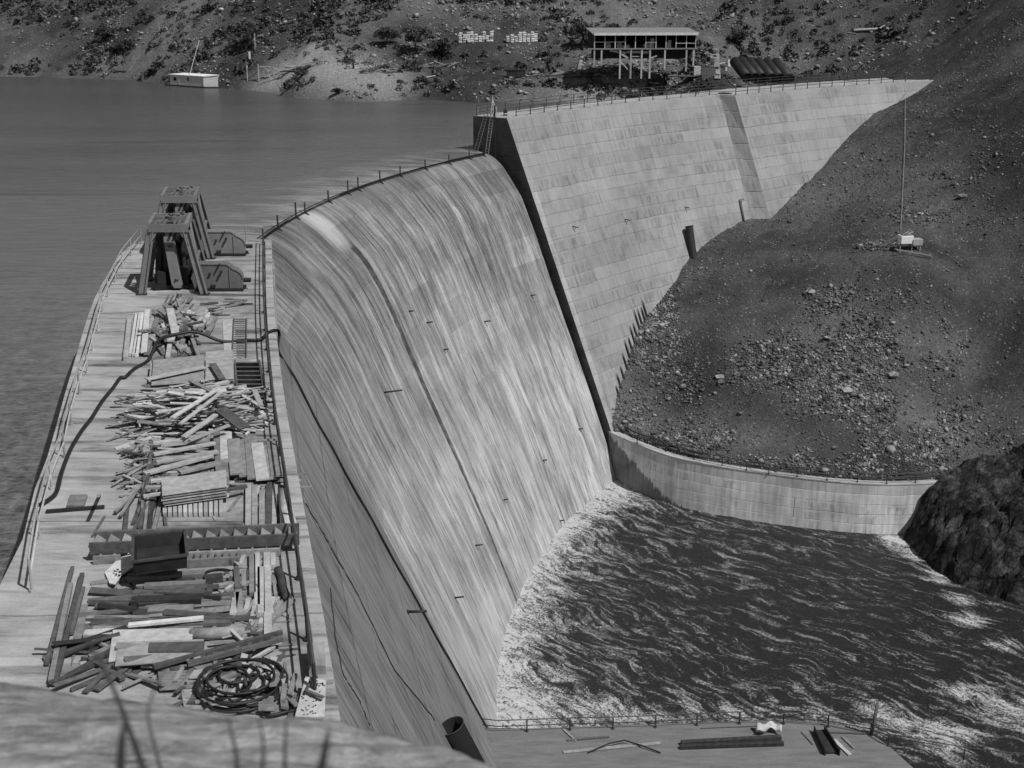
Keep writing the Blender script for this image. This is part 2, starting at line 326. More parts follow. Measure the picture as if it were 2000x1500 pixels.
# ------------------------------------------------------------------ mesh helpers
def tag(o, label=None, cat=None, group=None, kind=None):
    for k, v in (('label', label), ('category', cat), ('group', group), ('kind', kind)):
        if v: o[k] = v
    return o
def nv(v): v = Vector(v); return v.normalized() if v.length > 1e-9 else Vector((1, 0, 0))
class MB:
    def __init__(s): s.v = []; s.f = []; s.uv = []
    def quad(s, pts, uvs=None):
        b = len(s.v); s.v += [tuple(p) for p in pts]; s.f.append(tuple(range(b, b + len(pts))))
        s.uv.append(uvs or [(p[0] + p[1] * .3, p[2] + p[1]) for p in pts])
    def hexa(s, lo, hi):
        b = len(s.v); s.v += [tuple(p) for p in lo] + [tuple(p) for p in hi]; n = len(lo)
        fs = [tuple(b + i for i in reversed(range(n))), tuple(b + n + i for i in range(n))]
        for i in range(n):
            j = (i + 1) % n; fs.append((b + i, b + j, b + n + j, b + n + i))
        for f in fs: s.f.append(f); s.uv.append([(s.v[i][0] + s.v[i][1] * .3, s.v[i][2] + s.v[i][1]) for i in f])
    def beam(s, a, b, w, h, up=(0, 0, 1)):
        a = Vector(a); b = Vector(b); d = nv(b - a); sd_ = d.cross(Vector(up))
        sd_ = sd_.normalized() if sd_.length > 1e-4 else Vector((1, 0, 0)); u = sd_.cross(d).normalized()
        q = [sd_ * (w / 2 * i) + u * (h / 2 * j) for i, j in ((-1, -1), (1, -1), (1, 1), (-1, 1))]
        s.hexa([a + x for x in q], [b + x for x in q])
    def box(s, c, sx, sy, sz, rz=0):
        """c = centre of the bottom"""
        c = Vector(c); cr, sr = math.cos(rz), math.sin(rz)
        q = [(i * sx / 2 * cr - j * sy / 2 * sr, i * sx / 2 * sr + j * sy / 2 * cr) for i, j in ((-1, -1), (1, -1), (1, 1), (-1, 1))]
        s.hexa([c + Vector((x, y, 0)) for x, y in q], [c + Vector((x, y, sz)) for x, y in q])
    def tube(s, pts, r, n=8, caps=True, r2=None):
        pts = [Vector(p) for p in pts]; b = len(s.v); m = len(pts); prev = None
        for i, p in enumerate(pts):
            d = nv((pts[min(i + 1, m - 1)] - pts[max(i - 1, 0)]))
            a = d.cross(Vector((0, 0, 1))) if prev is None else d.cross(prev).cross(d) * -1
            if prev is None: a = a.normalized() if a.length > 1e-3 else Vector((1, 0, 0))
            else:
                a = (prev - d * prev.dot(d)); a = a.normalized() if a.length > 1e-4 else Vector((1, 0, 0))
            prev = a; c = d.cross(a); rr = r if r2 is None else r + (r2 - r) * i / (m - 1)
            for k in range(n):
                t = 2 * math.pi * k / n; s.v.append(tuple(p + (a * math.cos(t) + c * math.sin(t)) * rr))
        for i in range(m - 1):
            for k in range(n):
                k2 = (k + 1) % n; f = (b + i * n + k, b + i * n + k2, b + (i + 1) * n + k2, b + (i + 1) * n + k)
                s.f.append(f); s.uv.append([(s.v[q][0], s.v[q][2]) for q in f])
        if caps:
            for f in (tuple(b + k for k in reversed(range(n))), tuple(b + (m - 1) * n + k for k in range(n))):
                s.f.append(f); s.uv.append([(s.v[q][0], s.v[q][2]) for q in f])
    def build(s, name, m, parent=None, origin=None, smooth=False, bevel=0):
        me = bpy.data.meshes.new(name)
        o = bpy.data.objects.new(name, me); COL.objects.link(o)
        if parent is not None:
            off = wloc(parent); o.parent = parent
        else:
            off = Vector(origin) if origin is not None else Vector(s.v[0]); o.location = off
        me.from_pydata([(x - off[0], y - off[1], z - off[2]) for x, y, z in s.v], [], s.f)
        ul = me.uv_layers.new(name='UVMap'); k = 0
        flat = [c for fu in s.uv for q in fu for c in q]
        ul.data.foreach_set('uv', flat)
        me.materials.append(M[m] if isinstance(m, str) else m)
        if smooth: me.polygons.foreach_set('use_smooth', [True] * len(me.polygons))
        me.update()
        if bevel:
            bm_ = o.modifiers.new('bevel', 'BEVEL'); bm_.width = bevel; bm_.segments = 2; bm_.limit_method = 'ANGLE'
        return o
def wloc(o):
    v = Vector(o.location); p = o.parent
    while p: v = v + Vector(p.location); p = p.parent
    return v
def empty(name, loc, label, cat, group=None, kind=None):
    o = bpy.data.objects.new(name, None); COL.objects.link(o); o.location = loc; o.empty_display_size = .3
    return tag(o, label, cat, group, kind)
def kids(o): return [c for c in COL.objects if c.parent == o]
def copy_tree(o, loc, rz=0, label=None, parent=None, ch=None):
    c = o.copy(); COL.objects.link(c)
    if parent is None:
        c.location = loc; c.rotation_euler = (0, 0, rz)
        if label: c['label'] = label
    else: c.parent = parent
    for k in kids(o): copy_tree(k, None, parent=c)
    return c
def grid_mesh(name, P, m, UV=None, attrs=None, smooth=True, parent=None, flip=False):
    """P (a,b,3) array"""
    a, b = P.shape[:2]; me = bpy.data.meshes.new(name)
    V = P.reshape(-1, 3).astype(np.float32)
    off = np.array(wloc(parent)) if parent is not None else np.zeros(3)
    i = np.arange(a - 1)[:, None]; j = np.arange(b - 1)[None, :]
    q = np.stack([i * b + j, (i + 1) * b + j, (i + 1) * b + j + 1, i * b + j + 1], -1).reshape(-1, 4)
    if flip: q = q[:, ::-1]
    fast_mesh(me, V - off.astype(np.float32), q)
    if UV is not None:
        ul = me.uv_layers.new(name='UVMap'); ul.data.foreach_set('uv', UV.reshape(-1, 2)[q.reshape(-1)].astype(np.float32).ravel())
    for k, v in (attrs or {}).items():
        at_ = me.attributes.new(k, 'FLOAT', 'POINT'); at_.data.foreach_set('value', v.ravel().astype(np.float32))
    me.materials.append(M[m]); o = bpy.data.objects.new(name, me); COL.objects.link(o)
    if parent is not None: o.parent = parent
    if smooth: me.polygons.foreach_set('use_smooth', np.ones(len(q), bool))
    me.update(); return o
def fast_mesh(me, V, F):
    k = F.shape[1]; me.vertices.add(len(V)); me.vertices.foreach_set('co', V.astype(np.float32).ravel())
    me.loops.add(F.size); me.loops.foreach_set('vertex_index', F.astype(np.int32).ravel())
    me.polygons.add(len(F)); me.polygons.foreach_set('loop_start', np.arange(0, F.size, k, dtype=np.int32))
    me.update(calc_edges=True)
# value noise
_tab = nr.rand(256, 256)
def vnoise(x, y):
    xi = np.floor(x).astype(int); yi = np.floor(y).astype(int); fx = x - xi; fy = y - yi
    fx = fx * fx * (3 - 2 * fx); fy = fy * fy * (3 - 2 * fy)
    g = lambda a, b: _tab[a & 255, b & 255]
    return (g(xi, yi) * (1 - fx) * (1 - fy) + g(xi + 1, yi) * fx * (1 - fy) + g(xi, yi + 1) * (1 - fx) * fy + g(xi + 1, yi + 1) * fx * fy)
def fbm(x, y, o=4, g=.5):
    r = 0; a = 1; t = 0
    for i in range(o): r = r + a * vnoise(x * 2 ** i + 17 * i, y * 2 ** i + 31 * i); t += a; a *= g
    return r / t - .5
def seg_d(x, y, pts):
    best = np.full(x.shape, 1e9)
    for (a, b), (c, d) in zip(pts[:-1], pts[1:]):
        vx, vy = c - a, d - b; t = np.clip(((x - a) * vx + (y - b) * vy) / (vx * vx + vy * vy), 0, 1); best = np.minimum(best, np.hypot(x - a - t * vx, y - b - t * vy))
    return best
class TPS:
    def __init__(s, pts, lam=.5):
        P = np.array(pts, float); s.X = P[:, :2]; n = len(P)
        d = np.hypot(*(s.X[:, None] - s.X[None]).transpose(2, 0, 1)); K = s.U(d) + lam * np.eye(n)
        Q = np.c_[np.ones(n), s.X]; A = np.block([[K, Q], [Q.T, np.zeros((3, 3))]])
        s.w = np.linalg.solve(A, np.r_[P[:, 2], 0, 0, 0])
    @staticmethod
    def U(d): return np.where(d > 0, d * d * np.log(d + 1e-9), 0)
    def __call__(s, x, y):
        x = np.asarray(x, float); sh = x.shape; q = np.c_[x.ravel(), np.asarray(y, float).ravel()]; out = np.zeros(len(q))
        for k in range(0, len(q), 40000):
            c = q[k:k + 40000]; d = np.hypot(c[:, None, 0] - s.X[None, :, 0], c[:, None, 1] - s.X[None, :, 1])
            out[k:k + 40000] = s.U(d) @ s.w[:-3] + s.w[-3] + c @ s.w[-2:]
        return out.reshape(sh)

# ================================================================== THE DAM
CX, CY, RC = 88., 96., 108.3
ZW, ZT = -4.0, -41.0                    # reservoir level, tailwater level
def pol(r, a, z): return (CX + r * math.cos(R(a)), CY + r * math.sin(R(a)), z)
PROF = [(-8., 109.9), (-5.2, 109.9), (-4.7, 109.4), (-4.04, 108.45), (-4.35, 107.5), (-5.25, 106.2), (-6.6, 105.0), (-8.6, 103.3), (-10.5, 102.3), (-13, 101.1), (-16.5, 99.7),
        (-21.5, 97.6), (-26.5, 95.4), (-31.6, 93.2), (-37.4, 90.9), (-41.6, 89.3), (-44, 88.3)]
A_END = 147.25
dam = empty('concrete_dam', (-15, 81, 0), 'curved concrete gravity dam with water sliding down its spillway face', 'dam')
def spill_dR(a): return max(.4 - .8 * (a - 147.2) / 21.6, -.3)
zs = np.array([p[0] for p in PROF]); rs = np.array([p[1] for p in PROF])
# resample the profile smoothly
tt = np.linspace(0, len(PROF) - 1, 130); zz = np.interp(tt, range(len(zs)), zs); rr_ = np.interp(tt, range(len(rs)), rs)
ker = np.hanning(9); ker /= ker.sum(); zz = np.convolve(np.pad(zz, 4, 'edge'), ker, 'valid'); rr_ = np.convolve(np.pad(rr_, 4, 'edge'), ker, 'valid')
arc = np.r_[0, np.cumsum(np.hypot(np.diff(zz), np.diff(rr_)))]; icr = int(np.argmax(zz)); arc -= arc[icr]
aa = np.linspace(A_END - .15, 187.75, 300)
P = np.zeros((len(aa), len(zz), 3)); UV = np.zeros((len(aa), len(zz), 2))
for i, a in enumerate(aa):
    k = np.clip((-zz - 5) / 6, 0, 1); r_ = rr_ + spill_dR(a) * k
    r_ = r_ + .10 * np.clip((arc) / 20, 0, 1) * fbm(np.full(len(zz), a * 1.6), arc * .05)
    P[i, :, 0] = CX + r_ * math.cos(R(a)); P[i, :, 1] = CY + r_ * math.sin(R(a)); P[i, :, 2] = zz
    UV[i, :, 0] = (a - A_END) * R(1) * 100; UV[i, :, 1] = arc
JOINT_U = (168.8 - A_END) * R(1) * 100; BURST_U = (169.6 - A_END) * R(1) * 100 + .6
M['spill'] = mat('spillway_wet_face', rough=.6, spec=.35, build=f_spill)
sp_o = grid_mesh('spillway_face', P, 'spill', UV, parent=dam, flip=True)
sp_o['label'] = 'spillway face under a thin streaked sheet of falling water'
def spill_R(z, a): return np.interp(-z, -zz[icr:], rr_[icr:]) + spill_dR(a) * min(max((-z - 5) / 6, 0), 1)
def hit_spill(px, py):
    r = ray(px, py); lo, hi = 60., 260.; best = None
    for t in np.linspace(70, 200, 2600):
        p = r * t; z = p[2] + HC
        if z > -4.3: continue
        a = math.degrees(math.atan2(p[1] - CY, p[0] - CX)) % 360
        if math.hypot(p[0] - CX, p[1] - CY) > spill_R(z, a): return Vector((p[0], p[1], z)), a
    return None, None

# right-hand wall section: stations along its downstream deck edge
SA = [(-.59, 154.56), (3.78, 160.15), (8.3, 165.9), (13.2, 171.3), (20.3, 178.2), (28.6, 184.9)]
SB = [(30.5, 183.6), (36.6, 189.6), (44.9, 196.5), (54.1, 203.2), (64.25, 210.0), (78., 218.5)]
BT = .425
def normals(Pl, first=None):
    Pl = [Vector((x, y, 0)) for x, y in Pl]; out = []
    for i in range(len(Pl)):
        t = nv(Pl[min(i + 1, len(Pl) - 1)] - Pl[max(i - 1, 0)]); out.append(Vector((t.y, -t.x, 0)))
    if first: out[0] = nv(first)
    return Pl, out
def densify(Pl, n=6):
    """Catmull-Rom through the stations"""
    P_ = [np.array(p) for p in Pl]; P_ = [2 * P_[0] - P_[1]] + P_ + [2 * P_[-1] - P_[-2]]; out = []
    for i in range(1, len(P_) - 2):
        for k in range(n):
            t = k / n; a, b, c, d = P_[i - 1:i + 3]
            out.append(tuple(.5 * (2 * b + (c - a) * t + (2 * a - 5 * b + 4 * c - d) * t * t + (3 * b - a - 3 * c + d) * t ** 3)))
    out.append(tuple(P_[-2])); return out
SA = densify(SA); SB = densify(SB)
PA, NA = normals(SA); PB, NB = normals(SB)
n0 = nv((.815, -.58, 0))
for i in range(5): NA[i] = nv(n0.lerp(NA[i], i / 5))
H = 46.
def wall_section(name, Pl, Nn, width, u0, m, z0=0., end0=None, end1=None):
    mb = MB(); L = [u0]
    for i in range(1, len(Pl)): L.append(L[-1] + (Pl[i] - Pl[i - 1]).length)
    for i in range(len(Pl) - 1):
        a, b, na, nb = Pl[i], Pl[i + 1], Nn[i], Nn[i + 1]; K = 8
        for k in range(K):
            za, zb = -H * k / K + z0, -H * (k + 1) / K + z0; sl = math.hypot(1, BT)
            q = [a + na * (-za * BT) + Vector((0, 0, za)), a + na * (-zb * BT) + Vector((0, 0, zb)), b + nb * (-zb * BT) + Vector((0, 0, zb)), b + nb * (-za * BT) + Vector((0, 0, za))]
            mb.quad(q, [(L[i], -za * sl), (L[i], -zb * sl), (L[i + 1], -zb * sl), (L[i + 1], -za * sl)])
    return mb, L
mbA, LA = wall_section('a', PA, NA, 4.8, 0, 'concrete')
oA = mbA.build('abutment_wall', 'concrete', dam); oA['label'] = 'pale sunlit abutment wall cast in stepped lifts'
mbB, LB = wall_section('b', PB, NB, 4.8, 200, 'concrete')
oB = mbB.build('abutment_wall', 'concrete', dam)
# deck slab + upstream face
WD = 4.9
mb = MB()
for Pl, Nn, wd in ((PA, NA, WD), (PB, NB, WD + 2.9)):
    u = 0
    for i in range(len(Pl) - 1):
        a, b = Pl[i], Pl[i + 1]; a2, b2 = a - Nn[i] * wd, b - Nn[i + 1] * wd; d = (b - a).length
        mb.quad([a, b, b2, a2], [(u, 0), (u + d, 0), (u + d, wd), (u, wd)])
        dn = Vector((0, 0, -14)); mb.quad([b2, a2, a2 + dn, b2 + dn]); u += d
mb.build('deck', 'deck', dam)
# coping lip along the downstream edge
for Pl, Nn in ((PA, NA), (PB, NB)):
    mb = MB()
    for i in range(len(Pl) - 1):
        a, b = Pl[i] + Nn[i] * .03, Pl[i + 1] + Nn[i + 1] * .03
        mb.hexa([a + Vector((0, 0, -.22)), b + Vector((0, 0, -.22)), b - Nn[i + 1] * .25 + Vector((0, 0, -.22)), a - Nn[i] * .25 + Vector((0, 0, -.22))],
                [a + Vector((0, 0, .05)), b + Vector((0, 0, .05)), b - Nn[i + 1] * .25 + Vector((0, 0, .05)), a - Nn[i] * .25 + Vector((0, 0, .05))])
    mb.build('coping', 'concrete_plain', dam)
# pier side (end of the abutment wall, facing the spillway) and the return where the wall steps forward
def end_face(P0, n, up, m, name, fwd=None):
    mb = MB(); K = 8
    for k in range(K):
        za, zb = -H * k / K, -H * (k + 1) / K
        if fwd is None:
            q = [P0 - n * up + Vector((0, 0, za)), P0 - n * up + Vector((0, 0, zb)), P0 + n * (-zb * BT) + Vector((0, 0, zb)), P0 + n * (-za * BT) + Vector((0, 0, za))]
            mb.quad(q, [(-up, -za), (-up, -zb), (-zb * BT, -zb), (-za * BT, -za)])
        else:
            P1, n1 = fwd
            q = [P0 + n * (-za * BT) + Vector((0, 0, za)), P0 + n * (-zb * BT) + Vector((0, 0, zb)), P1 + n1 * (-zb * BT) + Vector((0, 0, zb)), P1 + n1 * (-za * BT) + Vector((0, 0, za))]
            mb.quad(q, [(0, -za), (0, -zb), (3, -zb), (3, -za)])
    return mb.build(name, m, dam)
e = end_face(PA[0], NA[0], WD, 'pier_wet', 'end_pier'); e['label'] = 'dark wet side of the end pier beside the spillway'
end_face(PA[-1], NA[-1], 0, 'concrete_plain', 'step_return', (PB[0], NB[0]))

# near block (control block): deck edge on the downstream side
SE = [(-2.9, 20.), (-4.16, 26.1), (-5.35, 31.7), (-7.1, 39.6), (-9.5, 50.6), (-12.2, 64.2), (-15.3, 81.2)]
SE = densify(SE, 4); PE, NE = normals(SE)
VD = 4.4; BE = .43
mb = MB(); u = 0
for i in range(len(PE) - 1):
    a, b, na, nb = PE[i], PE[i + 1], NE[i], NE[i + 1]; d = (b - a).length
    mb.quad([a, a + Vector((0, 0, -VD)), b + Vector((0, 0, -VD)), b], [(u, 0), (u, VD), (u + d, VD), (u + d, 0)]); u += d
mb.build('block_upper_wall', 'concrete_plain', dam)
mb = MB(); u = 0
for i in range(len(PE) - 1):
    a, b, na, nb = PE[i], PE[i + 1], NE[i], NE[i + 1]; d = (b - a).length
    for k in range(6):
        za, zb = -VD - (42 - VD) * k / 6, -VD - (42 - VD) * (k + 1) / 6
        f = lambda p, n, z: p + n * (BE * (-z - VD)) + Vector((0, 0, z))
        mb.quad([f(a, na, za), f(a, na, zb), f(b, nb, zb), f(b, nb, za)], [(u, -za), (u, -zb), (u + d, -zb), (u + d, -za)])
    u += d
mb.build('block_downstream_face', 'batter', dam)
def hit_block(px, py, lift=0.):
    r = ray(px, py)
    best = None
    for i in range(len(PE) - 1):
        a, b, n = PE[i], PE[i + 1], NE[i]; t = nv(b - a); n = Vector((t.y, -t.x, 0))
        A = np.array(a)[:2] @ np.array(n)[:2]; nn = np.array(n)[:2]
        # (p-a).n = BE*(-z-VD)
        T = (A - BE * (HC + VD) + lift) / (r[:2] @ nn + BE * r[2]); p = r * T
        uu = (Vector((p[0], p[1], 0)) - a).dot(t) / (b - a).length
        s = abs(uu - .5)
        if best is None or s < best[0]: best = (s, Vector((p[0], p[1], p[2] + HC)))
    return best[1]
LEFT = [(-12.4, 20.), (-13.0, 28.), (-14.2, 35.9), (-15.2, 39.8), (-15.8, 42.8), (-16.6, 46.2), (-17.5, 49.9), (-18.2, 52.9), (-19.0, 56.3), (-19.8, 59.7), (-20.6, 63.2), (-21.3, 66.5), (-21.9, 69.9), (-22.5, 73.7), (-23.0, 76.8), (-23.2, 79.6), (-22.9, 81.4)]
# rounded far right corner
CORN = [(-15.25, 81.2), (-15.35, 81.5), (-15.6, 81.7), (-16., 81.75)]
deck_poly = [(p.x + .28 * n.x, p.y + .28 * n.y) for p, n in zip(PE, NE)] + [(-15.1, 81.6), (-15.4, 81.9), (-15.9, 82.0)] + [(x - .3, y) for x, y in reversed(LEFT)]
mb = MB(); mb.quad([(x, y, 0) for x, y in deck_poly], [(x, y) for x, y in deck_poly])
n_ = len(deck_poly)
for i in range(n_):
    a, b = deck_poly[i], deck_poly[(i + 1) % n_]
    mb.quad([(a[0], a[1], 0), (a[0], a[1], -.55), (b[0], b[1], -.55), (b[0], b[1], 0)])
mb.quad([(x, y, -.55) for x, y in reversed(deck_poly)])
mb.build('block_deck', 'deck', dam)
mb = MB()
pts = [(PE[-1].x, PE[-1].y)] + [(-15.9, 81.5)] + [(x, y) for x, y in reversed(LEFT)]
for i in range(len(pts) - 1):
    a, b = pts[i], pts[i + 1]; mb.quad([(a[0], a[1], -.5), (a[0], a[1], -20), (b[0], b[1], -20), (b[0], b[1], -.5)], [(i, 0), (i, 20), (i + 1, 20), (i + 1, 0)])
pe, ne = PE[-1], NE[-1]
for k in range(6):
    za, zb = -VD - (42 - VD) * k / 6, -VD - (42 - VD) * (k + 1) / 6
    mb.quad([pe + ne * BE * (-za - VD) + Vector((0, 0, za)), pe + ne * BE * (-zb - VD) + Vector((0, 0, zb)), pe - ne * 8 + Vector((0, 0, zb)), pe - ne * 8 + Vector((0, 0, za))])
mb.build('block_end_wall', 'concrete_plain', dam)
# raised parapet kerb along the right edge, recessed panels at the far end
mb = MB()
for i in range(len(PE) - 1):
    if PE[i].y < 27: continue
    a, b, na, nb = PE[i], PE[i + 1], NE[i], NE[i + 1]; z0 = Vector((0, 0, .003)); z1 = Vector((0, 0, .16))
    mb.hexa([a + na * .26 + z0, b + nb * .26 + z0, b + nb * -.12 + z0, a + na * -.12 + z0], [a + na * .26 + z1, b + nb * .26 + z1, b + nb * -.12 + z1, a + na * -.12 + z1])
for y0 in (78.6, 76.4, 74.2, 72.):
    k = min(range(len(PE)), key=lambda i: abs(PE[i].y - y0)); p, n = PE[k], NE[k]; t = Vector((-n.y, n.x, 0)); p = p + t * (y0 - p.y)
    mb.beam(p + n * .12 + Vector((0, 0, -.6)), p + n * .12 + Vector((0, 0, -VD)), .5, .26, up=(0, 1, 0))
mb.build('edge_kerb', 'deck', dam, bevel=.03)

# ------------------------------------------------------------------ reservoir, river
def smooth_pts(p, n=4): return densify(p, n)
up_line = [(x - .2, y) for x, y in LEFT]
poly = [(-12., -30.)] + up_line + [pol(RC + .1, a, 0)[:2] for a in np.linspace(188.0, A_END, 60)] + [tuple((p - n * (WD - .3))[:2]) for p, n in zip(PA, NA)] + [tuple((p - n * (WD + 2.5))[:2]) for p, n in zip(PB, NB)]
poly += [(120, 330), (0, 420), (-200, 400), (-300, 250), (-300, -30)]
mb = MB(); mb.quad([(x, y, ZW) for x, y in poly]); ro = mb.build('reservoir_water', 'water', origin=(0, 0, 0)); tag(ro, 'grey rippled reservoir water held behind the dam', 'reservoir', kind='structure')
bpy.context.view_layer.update()
nR, nA = 420, 560
Rr = np.linspace(90.6, 18, nR); Ag = np.linspace(138, 224, nA)
RR, AA = np.meshgrid(Rr, Ag, indexing='ij')
X = CX + RR * np.cos(np.radians(AA)); Y = CY + RR * np.sin(np.radians(AA)); dist = 89.6 - RR
Uu = AA * R(1) * 90; Vv = dist
Z = ZT + .10 * fbm(Uu * .5, Vv * .25, 5, .6) + .5 * np.exp(-np.abs(dist) / 4) * (fbm(Uu * .9, Vv * .5, 5, .6) + .2) + .18 * fbm(X * 1.3, Y * 1.3, 3, .6)
foam = np.exp(-np.maximum(dist, 0) / 2.3) * 1.15 + .28 * np.exp(-np.maximum(dist, 0) / 20)
def blob(px, py, rx, amp, ry=None):
    x, y, _ = at(px, py, ZT); return amp * np.exp(-(((X - x) / rx) ** 2 + ((Y - y) / (ry or rx)) ** 2))
for b in ((1000, 1390, 4, .5), (1150, 1390, 6, .3, 2.5), (1330, 1385, 7, .25, 2), (1860, 1440, 3.2, .7, 2.4), (1745, 1400, 2.4, .45), (1880, 1350, 1.8, .4), (1890, 1210, 1.5, .9), (1875, 1170, 1.5, .7), (1830, 1125, 1.8, .8), (1790, 1085, 1.5, .9), (1760, 1058, 1.6, 1.0), (1735, 1052, 1.4, .6),
          (1960, 1260, 1.6, .6), (1990, 1390, 3.5, .7), (1500, 1330, 7, .12, 3), (1600, 1400, 6, .25, 2.5), (1220, 965, 3, .4)):
    foam = foam + blob(*b)
rv = grid_mesh('river_water', np.stack([X, Y, Z], -1), 'river', np.stack([X * .72 + Y * .695 + 1.2 * np.sin(dist * .12), X * .695 - Y * .72], -1), {'foam': np.clip(foam, 0, 1.2)}, flip=True)
tag(rv, 'dark churning tailwater streaked with foam below the spillway', 'river', kind='structure')

# ------------------------------------------------------------------ terrain
mound_pts = [(31.6, 178.2, -16.4), (25.9, 172.9, -18.6), (22.8, 169.1, -19.9), (18.9, 163.2, -23.3), (17., 160., -25.1), (14.4, 154.5, -28.3), (12.5, 150., -31.4), (11.6, 146.8, -34.2),
             (33.7, 177.7, -16.5), (35.1, 179.4, -16.), (44.2, 190.2, -10.9), (53.8, 200.4, -4.8), (59.6, 205.7, -2.3), (63.2, 208.9, -.8),
             (26., 180., -16.), (18., 172., -20.), (11, 162, -26), (6, 152, -33), (40, 198, -8), (50, 208, -2),
             (65.5, 212.5, .5), (72, 212, 4), (62, 222, 4), (80, 230, 14), (95, 215, 18), (70, 245, 16),
             (60, 196, -3.5), (72, 195, 2), (90, 190, 10), (120, 200, 24), (120, 160, 14), (90, 150, 0), (75, 140, -12), (70, 160, -6), (60, 175, -7), (48, 172, -13.5),
             (46.9, 152.6, -16.5), (35.5, 151.5, -23.5), (52.5, 146.5, -24), (56, 158, -16)]
for px, py in ((1200, 850), (1300, 890), (1400, 912), (1487, 925), (1640, 943), (1756, 948), (1840, 944)):
    x, y, z = at(px, py, -35.6); d = nv((x - 40.6, y - 163.8, 0)); mound_pts.append((x - d.x * .4, y - d.y * .4, -35.6)); mound_pts.append((x - d.x * 5, y - d.y * 5, -34.0 + (.6 if px > 1300 else .3)))
mound_pts += [(50, 131.5, -34.5), (58, 128, -33), (70, 122, -26), (95, 120, -12)]
mtps = TPS(mound_pts, .3)
MGX = 0
gx, gy = np.meshgrid(np.linspace(2, 125, 380), np.linspace(122, 262, 420), indexing='ij')
def inside_wing(x, y): return np.hypot(x - 40.6, y - 163.8)
def mound_z(x, y):
    z = mtps(x, y) + fbm(x * .12, y * .12, 3) * 1.6 * np.clip((np.abs(np.hypot(x - 40.6, y - 163.8) - 34.2)) / 8, .1, 1) + fbm(x * .9, y * .9, 4, .6) * .35
    r = inside_wing(x, y); z = np.where((r > 33.8) & (y < 150) & (x < 49), -48., z)
    # bury the edge inside the wall
    return z
def line_side(x, y):
    """signed distance downstream of the abutment deck edge"""
    Pl = np.array([(p.x, p.y) for p in PA + PB[1:]]); Nn = np.array([(n.x, n.y) for n in NA + NB[1:]])
    best = np.full(x.shape, 1e9); out = np.zeros(x.shape)
    for p, n in zip(Pl, Nn):
        d = (x - p[0]) ** 2 + (y - p[1]) ** 2; s = (x - p[0]) * n[0] + (y - p[1]) * n[1]; m_ = d < best; best = np.where(m_, d, best); out = np.where(m_, s, out)
    return out

bank = []
def bp(px, py, z): x, y, _ = at(px, py, z); bank.append((x, y, z))
shore = [(60, 150), (150, 153), (240, 156), (330, 166), (420, 172), (500, 178), (600, 192), (690, 200), (760, 197), (850, 196), (930, 201), (1000, 201), (1150, 199), (1300, 190), (1450, 178)]
for px, py in shore:
    bp(px, py, -4.0); x, y, _ = at(px, py, -4.0); d = nv((x, y, 0)); bank.append((x - d.x * 9, y - d.y * 9, -8)); bank.append((x - d.x * 40, y - d.y * 40, -14))
for px, py in ((60, 150), (240, 156), (420, 172)):     # steep left shore
    x, y, _ = at(px, py, -4.); d = nv((x, y, 0))
    for k, z in ((8, .5), (20, 7), (45, 19), (110, 48)): bank.append((x + d.x * k, y + d.y * k, z))
for px in (600, 760, 930, 1100, 1250, 1400):            # flat bench with the road, then the hill
    d = nv(at(px, 150, -.3)[:2] + (0,)); x, y, _ = at(px, 148, -.3)
    if px == 600: x, y, _ = at(px, 140, .2)
    for k, z in ((0, -.3), (6, .0), (13, .3), (20, 3.4), (38, 11.5), (70, 25), (140, 55)): bank.append((x + d.x * k, y + d.y * k, z))
bank += [(40, 205, -3), (52, 216, .0), (62, 222, .6), (75, 228, 5.), (90, 240, 16), (110, 230, 24), (150, 300, 60), (45, 262, 14), (70, 262, 18), (25, 200, -6)]
btps = TPS(bank, .5)
def bank_z(x, y): return btps(x, y) + fbm(x * .07, y * .07, 3) * 2.2 * np.clip((btps(x, y) + 4) / 6, .15, 1) + fbm(x * .45, y * .45, 5, .68) * 1.7 * np.clip((btps(x, y) + 4) / 4, .1, 1)
bx_, by_ = np.meshgrid(np.linspace(-190, 170, 520), np.linspace(196, 400, 330), indexing='ij')
BZ = bank_z(bx_, by_)
def blend_w(x, y):
    l = line_side(x, y); t = np.clip((l + 14) / 12, 0, 1); return l, t * t * (3 - 2 * t)
ls, bwt = blend_w(bx_, by_)
def hcomb(x, y, l, t):
    wx = np.clip((x - 54) / 10, 0, 1); b_ = bank_z(x, y); return b_ + (mound_z(x, y) - b_) * t * wx * wx * (3 - 2 * wx)
BZ = hcomb(bx_, by_, ls, bwt)
BZ = np.where((ls > -8) & (bx_ <= 64), np.minimum(BZ, -1.2 + np.clip(bx_ - 58, 0, 10) * .6), BZ); BZ = np.where(ls > -1.6, np.minimum(BZ, mound_z(bx_, by_)) - .7, BZ); BZ = np.where((ls > -2.2) & (bx_ <= 62), np.minimum(BZ, -9), BZ)
ls, mw = blend_w(gx, gy); MZ = mound_z(gx, gy)
MZ = np.where(ls < -1.0, hcomb(gx, gy, ls, mw) - .5 - np.clip((66 - gx) * 1.5, 0, 12), MZ)
tone = .30 + fbm(gx * .06, gy * .06, 5, .6) * 1.5
TONE_BANDS = True
def mp(px, py): v = hit_h(px, py, mound_z, 110, 240); return (v.x, v.y)
def hit_h(px, py, zf, t0=100, t1=420):
    r = ray(px, py); t = np.linspace(t0, t1, 1500); x, y, z = r[0] * t, r[1] * t, r[2] * t + HC; h = zf(x, y)
    k = np.argmax(z < h) if (z < h).any() else len(t) - 1
    return Vector((x[k], y[k], h[k]))
